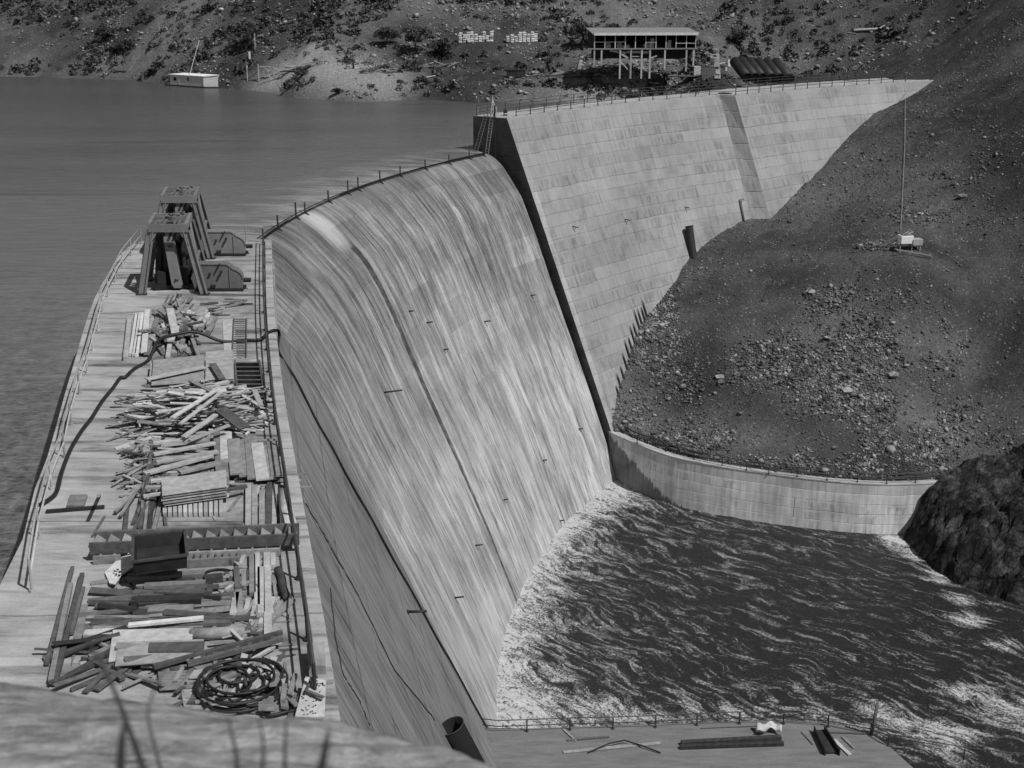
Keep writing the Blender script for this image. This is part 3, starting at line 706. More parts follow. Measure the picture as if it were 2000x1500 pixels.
for pts_b, wb, ab in (((((1265, 630), (1225, 790))), 4, .5), (((1640, 620), (1720, 670), (1870, 680)), 3.5, .6), (((1480, 680), (1620, 745), (1700, 800), (1850, 850)), 3.5, .6), (((1300, 560), (1500, 500), (1700, 500), (1880, 560)), 2.5, .3), (((1250, 820), (1600, 900)), 3, .4), (((1850, 330), (1820, 420)), 4, .4)):
    tone = tone + ab * np.exp(-(seg_d(gx, gy, [mp(*q) for q in pts_b]) / wb) ** 2)
tone = np.clip(tone, 0, 1.2)
mo = grid_mesh('spoil_slope', np.stack([gx, gy, MZ], -1), 'mound', attrs={'tone': tone})
tag(mo, 'dark rubble-strewn spoil slope banked against the abutment wall', 'slope', kind='structure')
# keep the levelled pads under the buildings and the road
btone = np.clip(.22 + fbm(bx_ * .045, by_ * .045, 4) * 1.3, 0, 1)
def bt(px, py, z, r, amp, ry=None):
    global btone
    x, y, _ = at(px, py, z); btone = btone + amp * np.exp(-(((bx_ - x) / r) ** 2 + ((by_ - y) / (ry or r)) ** 2))
for a in ((560, 165, -3, 7, .9, 5), (640, 172, -3, 7, .9, 5), (690, 180, -3, 6, .8, 5), (760, 190, -3.6, 5, .3), (600, 135, 0, 9, .6), (700, 140, 0, 9, .5), (780, 145, 0, 8, .4), (170, 100, 8, 9, .4), (100, 120, 4, 8, .35), (230, 110, 6, 8, .4), (380, 100, 6, 6, .3), (610, 107, 2, 2.5, .9), (1230, 150, 0, 14, .35), (1100, 175, -2, 9, .3), (1250, 125, 2, 12, .45), (830, 100, 4, 12, -.4), (1000, 110, 3, 14, -.35), (1500, 110, 4, 18, -.35), (1440, 80, 6, 4, .4), (1620, 90, 5, 22, -.5), (1800, 60, 8, 25, -.5), (1700, 130, 2, 12, -.4)): bt(*a)
bo = grid_mesh('far_bank', np.stack([bx_, by_, BZ], -1), 'bank', attrs={'tone': np.clip(np.where(btone > 0, btone, 0) * (1 - .8 * np.clip((bx_ - 38) / 28, 0, 1)), 0, 1.3)})
tag(bo, 'scrubby hillside and earth bench on the far side of the reservoir', 'hillside', kind='structure')
def hit_h(px, py, zf, t0=100, t1=420):
    r = ray(px, py); t = np.linspace(t0, t1, 1500); x, y, z = r[0] * t, r[1] * t, r[2] * t + HC; h = zf(x, y)
    k = np.argmax(z < h) if (z < h).any() else len(t) - 1
    return Vector((x[k], y[k], h[k]))

# ------------------------------------------------------------------ rocks
ico = None
def ico_v():
    p = (1 + 5 ** .5) / 2; v = np.array([(-1, p, 0), (1, p, 0), (-1, -p, 0), (1, -p, 0), (0, -1, p), (0, 1, p), (0, -1, -p), (0, 1, -p), (p, 0, -1), (p, 0, 1), (-p, 0, -1), (-p, 0, 1)], float)
    f = np.array([(0, 11, 5), (0, 5, 1), (0, 1, 7), (0, 7, 10), (0, 10, 11), (1, 5, 9), (5, 11, 4), (11, 10, 2), (10, 7, 6), (7, 1, 8), (3, 9, 4), (3, 4, 2), (3, 2, 6), (3, 6, 8), (3, 8, 9), (4, 9, 5), (2, 4, 11), (6, 2, 10), (8, 6, 7), (9, 8, 1)])
    return v / np.linalg.norm(v[0]), f
IV, IF = ico_v()
def rocks(name, pos, size, m, label, cat, sunk=.15):
    n = len(pos); V = np.repeat(IV[None], n, 0) * (1 + nr.uniform(-.38, .38, (n, 12, 1)))
    V = np.sign(V) * np.abs(V) ** .75; V *= (size[:, None] * nr.uniform(.4, 1.5, (n, 3)))[:, None, :]; ta = nr.uniform(-.7, .7, n)[:, None]; vx, vz = V[..., 0] * np.cos(ta) - V[..., 2] * np.sin(ta), V[..., 0] * np.sin(ta) + V[..., 2] * np.cos(ta); V = np.stack([vx, V[..., 1], vz], -1)
    a = nr.uniform(0, 6.28, n); c, s_ = np.cos(a), np.sin(a); x = V[..., 0] * c[:, None] - V[..., 1] * s_[:, None]; y = V[..., 0] * s_[:, None] + V[..., 1] * c[:, None]
    z = V[..., 2] * .75 + size[:, None] * (.5 - sunk)
    V = np.stack([x, y, z], -1) + pos[:, None, :]
    F = (IF[None] + 12 * np.arange(n)[:, None, None]).reshape(-1, 3); me = bpy.data.meshes.new(name); fast_mesh(me, V.reshape(-1, 3), F)
    me.materials.append(M[m]); o = bpy.data.objects.new(name, me); COL.objects.link(o); return tag(o, label, cat, kind='stuff')
def scatter(n, x0, x1, y0, y1, zf, dens):
    x = nr.uniform(x0, x1, n); y = nr.uniform(y0, y1, n); d = dens(x, y); k = nr.rand(n) < d; x, y = x[k], y[k]; return np.c_[x, y, zf(x, y)]
def mp(px, py): v = hit_h(px, py, mound_z, 110, 240); return (v.x, v.y)
bands = [([mp(1265, 630), mp(1235, 700), mp(1225, 790)], 3.5, 1.), ([mp(1320, 600), mp(1290, 760)], 3.5, .7), ([mp(1575, 572), mp(1640, 620)], .8, 1.), ([mp(1640, 620), mp(1720, 670), mp(1870, 680)], 3.5, 1.), ([mp(1480, 680), mp(1500, 700), mp(1620, 745), mp(1700, 800), mp(1850, 850)], 3.2, 1.),
         ([mp(1500, 690), mp(1450, 640)], 2., .8), ([mp(1700, 880), mp(1880, 880)], 4.5, .9), ([mp(1650, 750), mp(1880, 740)], 4, .5), ([mp(1240, 830), mp(1500, 900), mp(1700, 925)], 2.5, .6), ([mp(1660, 490), mp(1730, 480)], 1.0, 1.), ([mp(1820, 480), mp(1880, 520)], 2.0, .6), ([mp(1850, 350), mp(1800, 400)], 4, .5)]
def md(x, y):
    d = np.full(x.shape, .05)
    for pts, wd, amp in bands: d = np.maximum(d, amp * np.exp(-(seg_d(x, y, pts) / wd) ** 2))
    d = d * np.clip(.55 + 4.2 * (fbm(x * .22, y * .22, 3)), .05, 1.3)
    ok = (line_side(x, y) > 1) & ~((inside_wing(x, y) > 33.4) & (y < 150) & (x < 47))
    return d * ok
p = scatter(620000, 8, 85, 124, 225, mound_z, md); sz = np.exp(nr.normal(-2.6, .45, len(p))); sz = np.clip(sz, .04, .30)
rocks('rubble', p, sz, 'rubble', 'broken rock rubble strewn over the spoil slope', 'rubble')
p = scatter(110000, 8, 85, 124, 225, mound_z, lambda x, y: md(x, y) ** 1.4); sz = np.clip(np.exp(nr.normal(-2.4, .5, len(p))), .05, .42)
rocks('pale_rubble', p, sz, 'rubble_light', 'paler broken stones among the darker rubble of the spoil slope', 'rubble')
for i, (px, py, s_, lb) in enumerate(((1880, 385, .55, 'pale boulder high on the spoil slope near the right edge'), (1585, 572, .5, 'pale boulder at the upper tip of the rubble line on the bare slope'), (1405, 738, .5, 'flat pale slab on the smooth dark patch of the slope'), (1408, 748, .45, 'second pale slab just below the flat slab on the smooth patch'), (1655, 765, .55, 'broad pale boulder in the middle of the lower rubble band'), (1745, 735, .6, 'large grey boulder above the lower rubble band'))):
    v = hit_h(px, py, mound_z, 110, 240); V = IV * (1 + nr.uniform(-.25, .25, (12, 1))) * s_ * np.array([1.3, 1, .7]); mb = MB(); mb.v = [tuple(q + np.array(v) + np.array([0, 0, .1])) for q in V]; mb.f = [tuple(f) for f in IF]; mb.uv = [[(0, 0)] * 3] * 20
    o = mb.build('boulder', 'rubble_light', origin=v); sm = o.modifiers.new('s', 'SUBSURF'); sm.levels = sm.render_levels = 1; sm.subdivision_type = 'SIMPLE'; tag(o, lb, 'boulder')
# far bank stones and scrub
def bd(x, y): return (bank_z(x, y) > -3.8) * np.clip(.2 + 2.5 * fbm(x * .12, y * .12, 3), .02, 1) * (line_side(x, y) < -4)
p = scatter(90000, -150, 120, 208, 300, bank_z, bd); rocks('bank_stones', p, np.clip(np.exp(nr.normal(-2.0, .5, len(p))), .08, .6), 'rubble_light', 'pale stones scattered over the far bank', 'stones')
def leaf_clumps(name, centres, rad, m, label, per=44, ls_=.35, kind='stuff', cat='scrub'):
    n = len(centres); k = per; c = np.repeat(centres, k, 0); r = np.repeat(rad, k)
    d = nr.normal(size=(n * k, 3)); d /= np.linalg.norm(d, axis=1)[:, None]; d[:, 2] = np.abs(d[:, 2]) * .8; q = c + d * (r * nr.uniform(.35, 1., n * k) ** .6)[:, None]
    a = nr.normal(size=(n * k, 3)); a /= np.linalg.norm(a, axis=1)[:, None]; b = np.cross(a, nr.normal(size=(n * k, 3))); b /= np.linalg.norm(b, axis=1)[:, None] + 1e-9
    s_ = (r * ls_ * nr.uniform(.5, 1.2, n * k))[:, None]
    V = np.stack([q + a * s_, q + b * s_ * .6, q - a * s_, q - b * s_ * .6], 1).reshape(-1, 3); F = np.arange(n * k * 4).reshape(-1, 4)
    me = bpy.data.meshes.new(name); fast_mesh(me, V, F); me.materials.append(M[m]); o = bpy.data.objects.new(name, me); COL.objects.link(o); return tag(o, label, cat, kind=kind)
def sdn(x, y):
    z = bank_z(x, y); pads = np.ones(x.shape)
    for px, py, r_ in ((1190, 165, 20), (1255, 120, 16), (1490, 150, 9), (1640, 110, 16), (620, 145, 10), (375, 155, 5)):
        q = at(px, py, 0); pads = pads * (1 - np.exp(-(((x - q[0]) / r_) ** 2 + ((y - q[1]) / 7) ** 2)))
    pads = pads * np.clip((66 - x) / 20, .15, 1); bench = (z > -1.2) & (z < 1.4) & (x > -45)
    return (z > -3.6) * np.clip(.35 + 3.2 * fbm(x * .06 + 9, y * .06, 3), .0, 1) * (line_side(x, y) < -5) * pads * np.where(bench, .12, 1)
p = scatter(26000, -150, 110, 208, 330, bank_z, sdn); rad = np.clip(np.exp(nr.normal(-.55, .5, len(p))), .25, 1.9); leaf_clumps('scrub', p, rad, 'leaf', 'dark low scrub covering the far hillside')
p = scatter(14000, -150, 110, 208, 330, bank_z, sdn); rad = np.clip(np.exp(nr.normal(-.6, .4, len(p))), .25, 1.2); leaf_clumps('dry_scrub', p, rad, 'leaf_light', 'pale dry scrub and grass tufts on the far hillside', per=30)

# ------------------------------------------------------------------ training walls and the lower platform
WC = (40.6, 163.8)
wtop = [(10.9, 147.6)] + [at2(x, y, -35.5) for x, y in ((1200, 850), (1300, 890), (1395, 911), (1487, 925), (1570, 936), (1640, 943), (1700, 947), (1756, 948), (1840, 944))] + [(52, 131.5)]
wtop = densify(wtop, 5); PW, NW = normals(wtop)
PW = [p for p in PW]
mb = MB(); tb = MB(); u = 0
for i in range(len(PW) - 1):
    a, b, na, nb = PW[i], PW[i + 1], NW[i], NW[i + 1]; d = (b - a).length
    zt, zb, bt_ = -35.5, -44., .03
    f = lambda p, n, z, o=0.: p + n * ((zt - z) * bt_ + o) + Vector((0, 0, z))
    mb.quad([f(a, na, zt), f(a, na, zb), f(b, nb, zb), f(b, nb, zt)], [(u, 0), (u, zt - zb), (u + d, zt - zb), (u + d, 0)])
    tb.hexa([f(a, na, zt + .005, .04), f(b, nb, zt + .005, .04), f(b, nb, zt + .005, -.9), f(a, na, zt + .005, -.9)], [f(a, na, zt + .14, .04), f(b, nb, zt + .14, .04), f(b, nb, zt + .14, -.9), f(a, na, zt + .14, -.9)])
    u += d
ww = empty('training_wall', (PW[10].x, PW[10].y, -41), 'low curved concrete training wall below the rubble slope', 'wall')
mb.build('wall_face', 'wing', ww); tb.build('coping', 'concrete_plain', ww)
# lower platform (near side)
plat = [(-2.6, 82.6), (1.2, 82.5), (10.4, 83.1), (19.9, 83.6), (23.0, 83.1), (25.5, 81.7), (26.3, 80.3), (28.5, 74), (29, 60), (-9, 60), (-9, 80)]
lp = empty('lower_platform', (10, 80, -35.5), 'flat concrete walkway platform at the foot of the dam on the near side', 'platform')
mb = MB(); mb.quad([(x, y, -35.5) for x, y in reversed(plat)], [(x, y) for x, y in reversed(plat)]); mb.build('walkway', mat('walkway_concrete', build=f_tone(.13, .22, .8, 6, .02, (.4, 2, 1))), lp)
mb = MB()
for i in range(len(plat) - 1):
    a, b = plat[i], plat[i + 1]; mb.quad([(a[0], a[1], -35.5), (b[0], b[1], -35.5), (b[0], b[1], -46), (a[0], a[1], -46)], [(i, 0), (i + 1, 0), (i + 1, 10), (i, 10)])
mb.build('platform_wall', 'concrete_plain', lp)

# ------------------------------------------------------------------ railings
def railing(name, pts, z, h, posts, rails, m, label, r=.035, pr=.04, group=None, closed=False, lean=None, flange=True):
    """pts: plan polyline the rail follows; posts: plan points"""
    root = empty(name, (posts[0][0], posts[0][1], z), label, 'railing', group)
    for k, f in enumerate(rails):
        mb = MB(); mb.tube([(x, y, z + h * f) for x, y in pts], r, 6); mb.build('rail', m, root, smooth=True)
    base = None
    for x, y in posts:
        if base is None:
            mb = MB(); o = Vector((x, y, z)); mb.tube([o, o + Vector((0, 0, h))], pr, 7)
            if flange: mb.tube([o, o + Vector((0, 0, .08))], pr * 2.2, 8)
            base = mb.build('post', m, root, smooth=False)
        else:
            c = base.copy(); COL.objects.link(c); c.parent = root; c.location = (x - posts[0][0], y - posts[0][1], 0)
    return root
lposts = [at2(*p) for p in ((78, 1052), (102, 956), (127, 893), (139.5, 830), (156, 770), (171, 728), (182, 685), (192, 646), (201, 610), (212, 580), (226, 551), (240, 522), (257, 500), (276, 476))]
lposts = [(-13.0, 32.4)] + lposts
railing('deck_railing', lposts, 0, 1.0, lposts, (1., .52), 'rail_light', 'pale pipe railing along the reservoir side of the near deck', r=.035)
ep = [lposts[-1], (-21.2, 81.0), (-18.9, 81.1), (-16.6, 81.2), (-15.5, 80.9)]
railing('deck_railing', ep, 0, 1.0, ep[1:], (1., .52), 'rail_light', 'pale pipe railing across the far end of the near deck', r=.028)
rp = []
k_ = [i for i in range(len(PE))]
def edge_at(y, off):
    for i in range(len(PE) - 1):
        if PE[i].y <= y <= PE[i + 1].y:
            t = (y - PE[i].y) / (PE[i + 1].y - PE[i].y); p = PE[i].lerp(PE[i + 1], t) + NE[i] * off; return (p.x, p.y)
ry = [26.8, 29.7, 33.2, 36.6, 39.8, 43, 46.3, 49.6, 53, 56.4, 59.8, 63.2, 66.6, 70, 73.4, 76.8, 80.2]
rp = [edge_at(y, -.22) for y in ry]
rr0 = railing('deck_railing', rp, 0, 1.0, rp, (1., .52), 'rail_dark', 'darker pipe railing along the spillway side of the near deck', r=.035, pr=.045)
nearp, farp = [], []
def walk(Pl, Nn, off, step, start=0.):
    out = []; acc = start
    for i in range(len(Pl) - 1):
        a, b = Pl[i] + Nn[i] * off, Pl[i + 1] + Nn[i + 1] * off; L = (b - a).length
        while acc < L: p = a.lerp(b, acc / L); out.append((p.x, p.y)); acc += step
        acc -= L
    return out
LINE = PA + [p for p in PB]; LN = NA + NB
n1 = walk(PA, NA, -.35, 2.75, 2.2); n2 = walk(PB, NB, -.35, 2.75, .6)
n2 = [p for p in n2 if p[0] < 62]
railing('crest_railing', n1 + n2, .05, 1.0, n1 + n2, (1., .5), 'rail_dark', 'dark pipe railing along the downstream edge of the far crest', pr=.06, r=.04)
f1 = walk(PA, NA, -WD + .3, 2.75, .3); f2 = walk(PB, NB, -WD - 2.4, 2.75, 1.2); f2 = [p for p in f2 if p[0] < 60]
p0 = PA[0] - NA[0] * .9; fl = [(p0.x, p0.y)] + f1 + f2
railing('crest_railing', fl[1:], .05, 1.15, fl[1:], (1., .66, .33), 'rail_dark', 'dark pipe railing along the reservoir edge of the far crest', pr=.05, r=.035)
pe_ = [(PA[0] - NA[0] * k).to_2d()[:] for k in (4.5, 3.1, 1.8)]
pe_ = [(x + .25, y + .35) for x, y in pe_]
railing('pier_railing', pe_, .0, 1.15, pe_, (1., .66, .33), 'rail_light', 'short pale railing closing the end of the pier above the water', pr=.05, r=.035)
wp = [tuple((PW[i] - NW[i] * .45)[:2]) for i in range(3, len(PW) - 3)]
wposts = [at2(x, y, -35.4) for x, y in ((1240, 868), (1296, 884), (1352, 900), (1408, 912), (1456, 921), (1500, 928), (1556, 934), (1615, 941), (1675, 945), (1733, 948), (1790, 946), (1836, 942))]
wposts = [tuple((Vector((x, y, 0)) + nv((WC[0] - x, WC[1] - y, 0)) * .35)[:2]) for x, y in wposts]
railing('wall_railing', wposts, -35.36, 1.0, wposts, (1., .5), 'rail_dark', 'dark pipe railing along the top of the curved training wall', pr=.05, r=.04)
for k, (o_, zz_, lb) in enumerate(((1.3, .35, 'rusty service pipe lying nearest the railing behind the curved training wall'), (1.9, .55, 'rusty service pipe lying on the rubble side behind the curved training wall'))):
    mb = MB(); mb.tube([PW[i] - NW[i] * (o_ + .15 * math.sin(i * .9)) + Vector((0, 0, -35.5 + zz_ + .06 * math.sin(i * 1.7))) for i in range(1, len(PW) - 4)], .11, 8); tag(mb.build('service_pipe', 'rail_dark'), lb, 'pipe')
# dark water stains / drips under the wall coping are left to the concrete; platform railing
pposts = [at2(x, y, -35.5) for x, y in ((972, 1431), (1029, 1429), (1113, 1426), (1197, 1424), (1280, 1421), (1361, 1417), (1444, 1414), (1530, 1414), (1617, 1420), (1700, 1436), (1735, 1457))]
railing('platform_railing', [(-2.2, 82.2)] + pposts, -35.5, .98, pposts[1:], (1., .52), 'rail_dark', 'dark pipe railing along the river edge of the lower platform', pr=.055, r=.035)
ex = [pposts[-1], (31, 78.6), (36, 77.5)]
railing('platform_railing', ex, -35.5, .95, ex[1:2] , (1.,), 'rail_dark', 'short stub of pipe rail running on from the platform corner', r=.03)

# ------------------------------------------------------------------ flashboard pins and beam along the spillway crest
pins = [(543, 446, 1.1), (579, 434, 1.3), (596, 427, .9), (642, 396, 1.0), (680, 388, 1.2), (700, 382, 1.2), (743, 366, 1.1), (782, 355, 1.0), (831, 338, .9), (877, 326, .9), (917, 316, .9), (944, 309, .6)]
PL = ['leaning crest pin nearest the near deck, first of the row', 'second crest pin counted from the near deck', 'crest pin just short of the broken white burst of water', 'crest pin at the near edge of the white burst', 'crest pin at the far edge of the white burst', 'sixth crest pin from the near deck, close beside another', 'crest pin midway along the spillway lip', 'eighth crest pin from the near deck, slim and pale topped', 'fourth crest pin counted from the far pier', 'third crest pin counted from the far pier', 'second crest pin from the far pier, tall and dark', 'short stub pin closest to the far pier']
crest_pts = []
for (px, py, h), lb in zip(pins, PL):
    r_ = ray(px, py); best = min((abs(math.hypot(r_[0] * t - CX, r_[1] * t - CY) - (RC - .35)), t) for t in np.linspace(95, 185, 1800)); t = best[1]; x, y = r_[0] * t, r_[1] * t
    mb = MB(); mb.beam((x, y, -4.9), (x + rnd.uniform(-.04, .04), y, -4.1 + h), .13, .13, up=(0, 1, 0)); d = nv((x - CX, y - CY, 0))
    mb.beam(Vector((x, y, -4.05)) - d * .05, Vector((x, y, -5.0)) - d * .85, .16, .16); tag(mb.build('crest_pin', 'wood_black'), lb, 'post', 'pins standing along the spillway crest')
mb = MB(); segs = [(188, 179.2, .14), (179.2, 172.3, .12), (172.3, 165., .06), (165, 158, .12), (158, 152, .1), (152, 147.6, .2)]
for k, (a0, a1, h) in enumerate(segs):
    mb = MB(); n = 7; A_ = np.linspace(a0, a1, n); zk = -3.93
    for i in range(n - 1):
        lo0, lo1 = pol(RC - .42, A_[i], zk - .12), pol(RC - .42, A_[i + 1], zk - .12); q0, q1 = pol(RC - .34, A_[i], zk - .12), pol(RC - .34, A_[i + 1], zk - .12)
        mb.hexa([lo0, lo1, q1, q0], [(p[0], p[1], zk + h - .10) for p in (lo0, lo1, q1, q0)])
    tag(mb.build('flashboard', 'black'), ['dark flashboard running out from behind the near deck', 'dark flashboard on the spillway lip beside the first pins', 'low flashboard behind the white burst of water', 'dark flashboard at the middle of the spillway lip', 'flashboard on the far third of the spillway lip', 'thick short flashboard butting against the far pier'][k], 'board', 'flashboards along the spillway crest')
# drain stubs on the spillway and block faces
STUBS = [(750, 766, 788, 764, 'longest rusty drain stub on the near half of the spillway face'), (833, 630, 846, 629, 'small drain stub high on the spillway left of centre'), (798, 608, 808, 610, 'tiny drain stub highest on the spillway, left of centre'), (866, 683, 876, 685, 'drain stub just below the middle height of the spillway'), (945, 628, 959, 631, 'dark drain stub on the upper middle of the spillway'), (1036, 577, 1046, 579, 'drain stub near the dark pier, high up'), (928, 1065, 944, 1068, 'drain stub low on the spillway beside the joint groove'), (888, 1167, 907, 1164, 'lowest drain stub left of the joint groove'), (983, 976, 993, 981, 'drain stub right of the joint groove at mid height'), (1060, 899, 1069, 903, 'drain stub on the right part of the spillway at mid height'), (1093, 1017, 1103, 1021, 'drain stub low on the right of the spillway near the foam'), (1130, 838, 1139, 841, 'drain stub close to the dark pier low down')]
for x0, y0, x1, y1, lb in STUBS:
    v, a = hit_spill(x0, y0)
    if v is None: continue
    sc = (x1 - x0) / (FPX / v.length); n = Vector((-math.cos(R(a)), -math.sin(R(a)), .38)).normalized(); mb = MB(); mb.tube([v - n * .1, v + Vector((1, -.1, .15)).normalized() * max(sc, .4)], .075, 8); tag(mb.build('drain_stub', 'steel_dark', smooth=True), lb, 'pipe', 'drain stubs on the concrete faces')
v = hit_block(795, 1195); mb = MB(); mb.tube([v, v + Vector((1.2, -.1, .1))], .09, 8); mb.tube([v, v + Vector((.12, 0, 0))], .14, 8); tag(mb.build('drain_stub', 'steel_dark', smooth=True), 'thick rusty pipe stub on the near block face crossing the dark cable', 'pipe', 'drain stubs on the concrete faces')
def face_A(px, py, lift=0):
    r = ray(px, py); best = None
    for i in range(len(PA) - 1):
        a, b = PA[i], PA[i + 1]; t = nv(b - a); n = Vector((t.y, -t.x, 0)); nn = np.array(n)[:2]; A = np.array(a)[:2] @ nn
        T = (A - BT * HC + lift) / (r[:2] @ nn + BT * r[2]); p = r * T; uu = (Vector((p[0], p[1], 0)) - a).dot(t) / (b - a).length; s = abs(uu - .5)
        if best is None or s < best[0]: best = (s, Vector((p[0], p[1], p[2] + HC)), n)
    return best[1], best[2]
for px, py, lb in ((1118, 442, 'small bracket stub on the left of the abutment wall'), (1220, 428, 'forked bracket stub in the middle of the abutment wall'), (1337, 404, 'small bracket stub above the black vent pipe')):
    v, n = face_A(px, py); mb = MB(); mb.tube([v, v + n * .5 + Vector((.3, 0, -.1))], .06, 6); mb.tube([v + n * .3, v + n * .3 + Vector((.15, 0, -.3))], .035, 6); tag(mb.build('bracket', 'steel_dark'), lb, 'bracket')
v0, n = face_A(1351, 502); v1, _ = face_A(1340, 440, .5)
mb = MB(); mb.tube([v0 + n * .55 + Vector((0, 0, -1.2)), v1 + n * .5], .5, 16, caps=False); vp = empty('vent_pipe', v0, 'black vertical steel pipe standing out of the slope against the abutment wall', 'pipe')
mb.build('pipe', 'steel_dark', vp, smooth=True); mb = MB(); mb.tube([v1 + n * .5 - (v1 - v0).normalized() * .1, v1 + n * .5], .54, 16); mb.build('cap', 'black', vp)
v, n = face_A(1443, 389); v2, _ = face_A(1451, 432); mb = MB(); mb.tube([v + n * .25 + Vector((.5, .2, .0)), v + n * .25, v2 + n * .2], .13, 8); tag(mb.build('downpipe', 'steel_mid', smooth=True), 'thin grey downpipe with a hooked top beside the step in the wall', 'pipe')
# pointed stakes where the slope meets the wall
for k, (px, py, h) in enumerate(((1262, 618, 2.2), (1257, 622, 1.6), (1252, 632, 2.0), (1247, 640, 2.5), (1242, 655, 1.7), (1238, 668, 2.2), (1232, 680, 1.5), (1227, 694, 2.0), (1222, 716, 1.8), (1217, 738, 1.6), (1211, 756, 1.8), (1207, 772, 1.3))):
    v, n = face_A(px, py); t = Vector((-n.x * .4, -n.y * .4, 1)).normalized(); b = v + n * .15; mb = MB(); mb.tube([b - t * .8, b + t * h * .6, b + t * h], .16, 7, r2=.03)
    tag(mb.build('stake', 'wood_black'), 'dark pointed stake in the ragged row where rubble meets the abutment wall', 'stake', 'pointed stakes along the foot of the abutment wall')

# near block face: cable, leaking joint lines, outlet pipe
a0 = Vector(at(480, 668, 0.0))
hose = [at(x, y, .05) for x, y in ((79, 988), (100, 975), (112, 960), (120, 927), (138, 880), (160, 843), (180, 817), (200, 785), (222, 758), (235, 740), (245, 738), (262, 722), (290, 705), (307, 693), (322, 682), (345, 676), (385, 671), (435, 669), (480, 666), (508, 665))]
hose = [(x, y, z + .04 + (.5 if 12 < i < 17 else 0)) for i, (x, y, z) in enumerate(hose)]
pc = [edge_at(58.6, -.1) + (.22,), edge_at(59.0, .3) + (.2,), edge_at(59.5, .40) + (-.2,)]
for m in range(17):
    px_, py_ = 542 + (958 - 542) * m / 16 + (3 if m in (1, 2) else 0), 690 + (1438 - 690) * m / 16; c1 = hit_block(px_, py_); c2 = hit_spill(px_, py_)[0]; p = c2 if (c2 is not None and c2.y < c1.y and c2.y > 40) else c1
    pc.append((p.x + .09 + .03 * math.sin(m * 2), p.y - .05, p.z + .08))
mb = MB(); mb.tube(densify(hose + pc, 3), .075, 7); tag(mb.build('hose', 'rubber', smooth=True), 'long black hose snaking over the deck and down the block face', 'hose')
def surf_line(pts, r, name, m, label, cat):
    out = []
    for i in range(len(pts) - 1):
        for k in range(10):
            t = k / 10; x = pts[i][0] * (1 - t) + pts[i + 1][0] * t; y = pts[i][1] * (1 - t) + pts[i + 1][1] * t; v = hit_block(x + rnd.uniform(-1, 1), y); out.append((v.x, v.y, v.z + .02))
    mb = MB(); mb.tube(out, r, 5); tag(mb.build(name, m), label, cat)
surf_line([(597, 985), (640, 1060), (700, 1165), (770, 1310), (858, 1418)], .05, 'wire_rope', 'rubber', 'dark wire rope running down the middle of the block face', 'rope')
surf_line([(645, 1150), (655, 1250), (670, 1320), (700, 1365), (724, 1424)], .035, 'wire_rope', 'rubber', 'thin dark rope on the block face nearest the railing', 'rope')
# open steel pipe end resting on the block face
v = hit_block(866, 1425); tdn = Vector((NE[-4].x * BE, NE[-4].y * BE, -1)).normalized(); nrm = Vector((NE[-4].x, NE[-4].y, BE)).normalized()
pr_ = empty('outlet_pipe', v, 'open ended black steel pipe lying on the foot of the block face', 'pipe')
c0 = v + nrm * .45; mb = MB(); mb.tube([c0, c0 + tdn * 4.5], .72, 28, caps=False); o = mb.build('pipe_shell', 'black', pr_, smooth=True); sm = o.modifiers.new('sol', 'SOLIDIFY'); sm.thickness = .05
mb = MB(); mb.tube([c0 + tdn * .02, c0 - tdn * .02], .76, 28, caps=False); o = mb.build('rim', 'rail_dark', pr_, smooth=True); sm = o.modifiers.new('sol', 'SOLIDIFY'); sm.thickness = .05
mb = MB(); mb.beam(c0 - nrm * .2 + Vector((-.75, -.2, 0)), c0 + tdn * 2.4 + Vector((-.72, -.3, .3)), .1, .1); mb.build('lifting_bar', 'steel_mid', pr_)
# pier ladders and pole
def ladder(name, a, b, w, side, n, m, label, rr=.035, group=None, sq=False):
    a, b, side = Vector(a), Vector(b), nv(side); root = empty(name, a, label, 'ladder', group)
    for s_ in (-1, 1):
        mb = MB()
        if sq: mb.beam(a + side * s_ * w / 2, b + side * s_ * w / 2, .06, .12)
        else: mb.tube([a + side * s_ * w / 2, b + side * s_ * w / 2], rr, 6)
        mb.build('side_rail', m, root)
    for i in range(n):
        p = a.lerp(b, (i + .5) / n); mb = MB(); mb.tube([p - side * w / 2, p + side * w / 2], rr * .7, 5); mb.build('rung', m, root)
    return root
pt = PA[0]; nn_ = NA[0]; tt_ = Vector((nn_.y, -nn_.x, 0)) if Vector((nn_.y, -nn_.x, 0)).y < 0 else Vector((-nn_.y, nn_.x, 0))
ladder('pier_ladder', pt - nn_ * 2.6 + tt_ * .25 + Vector((0, 0, .9)), pt - nn_ * 3.6 + tt_ * 1.5 + Vector((0, 0, -4.4)), .5, nn_, 16, 'steel_mid', 'long ladder leaning down the dark end of the pier to the crest')
ladder('pier_ladder', pt - nn_ * 1.9 + tt_ * .25 + Vector((0, 0, .5)), pt - nn_ * 2.3 + tt_ * .9 + Vector((0, 0, -4.4)), .45, nn_, 15, 'wood_mid', 'second, steeper ladder hanging beside the first on the pier end')
mb = MB(); mb.tube([pt - nn_ * 1.55 + tt_ * .3 + Vector((0, 0, 1.4)), pt - nn_ * 1.5 + tt_ * .3 + Vector((0, 0, -5.1))], .09, 8); tag(mb.build('gauge_pole', 'steel_dark'), 'dark vertical gauge pole fixed to the end of the pier', 'pole')
mb = MB(); q = pt - nn_ * 2.1 + tt_ * -.3; mb.tube([q + Vector((0, 0, 0)), q + Vector((-.15, .1, 2.3))], .06, 6); mb.tube([q + Vector((.5, .1, 0)), q + Vector((-.1, .1, 2.0))], .05, 6); mb.tube([q + Vector((-.4, -.2, 0)), q + Vector((-.15, 0, 1.9))], .05, 6); tag(mb.build('tripod', 'rail_light'), 'pale pole tripod standing at the top of the pier ladders', 'tripod')
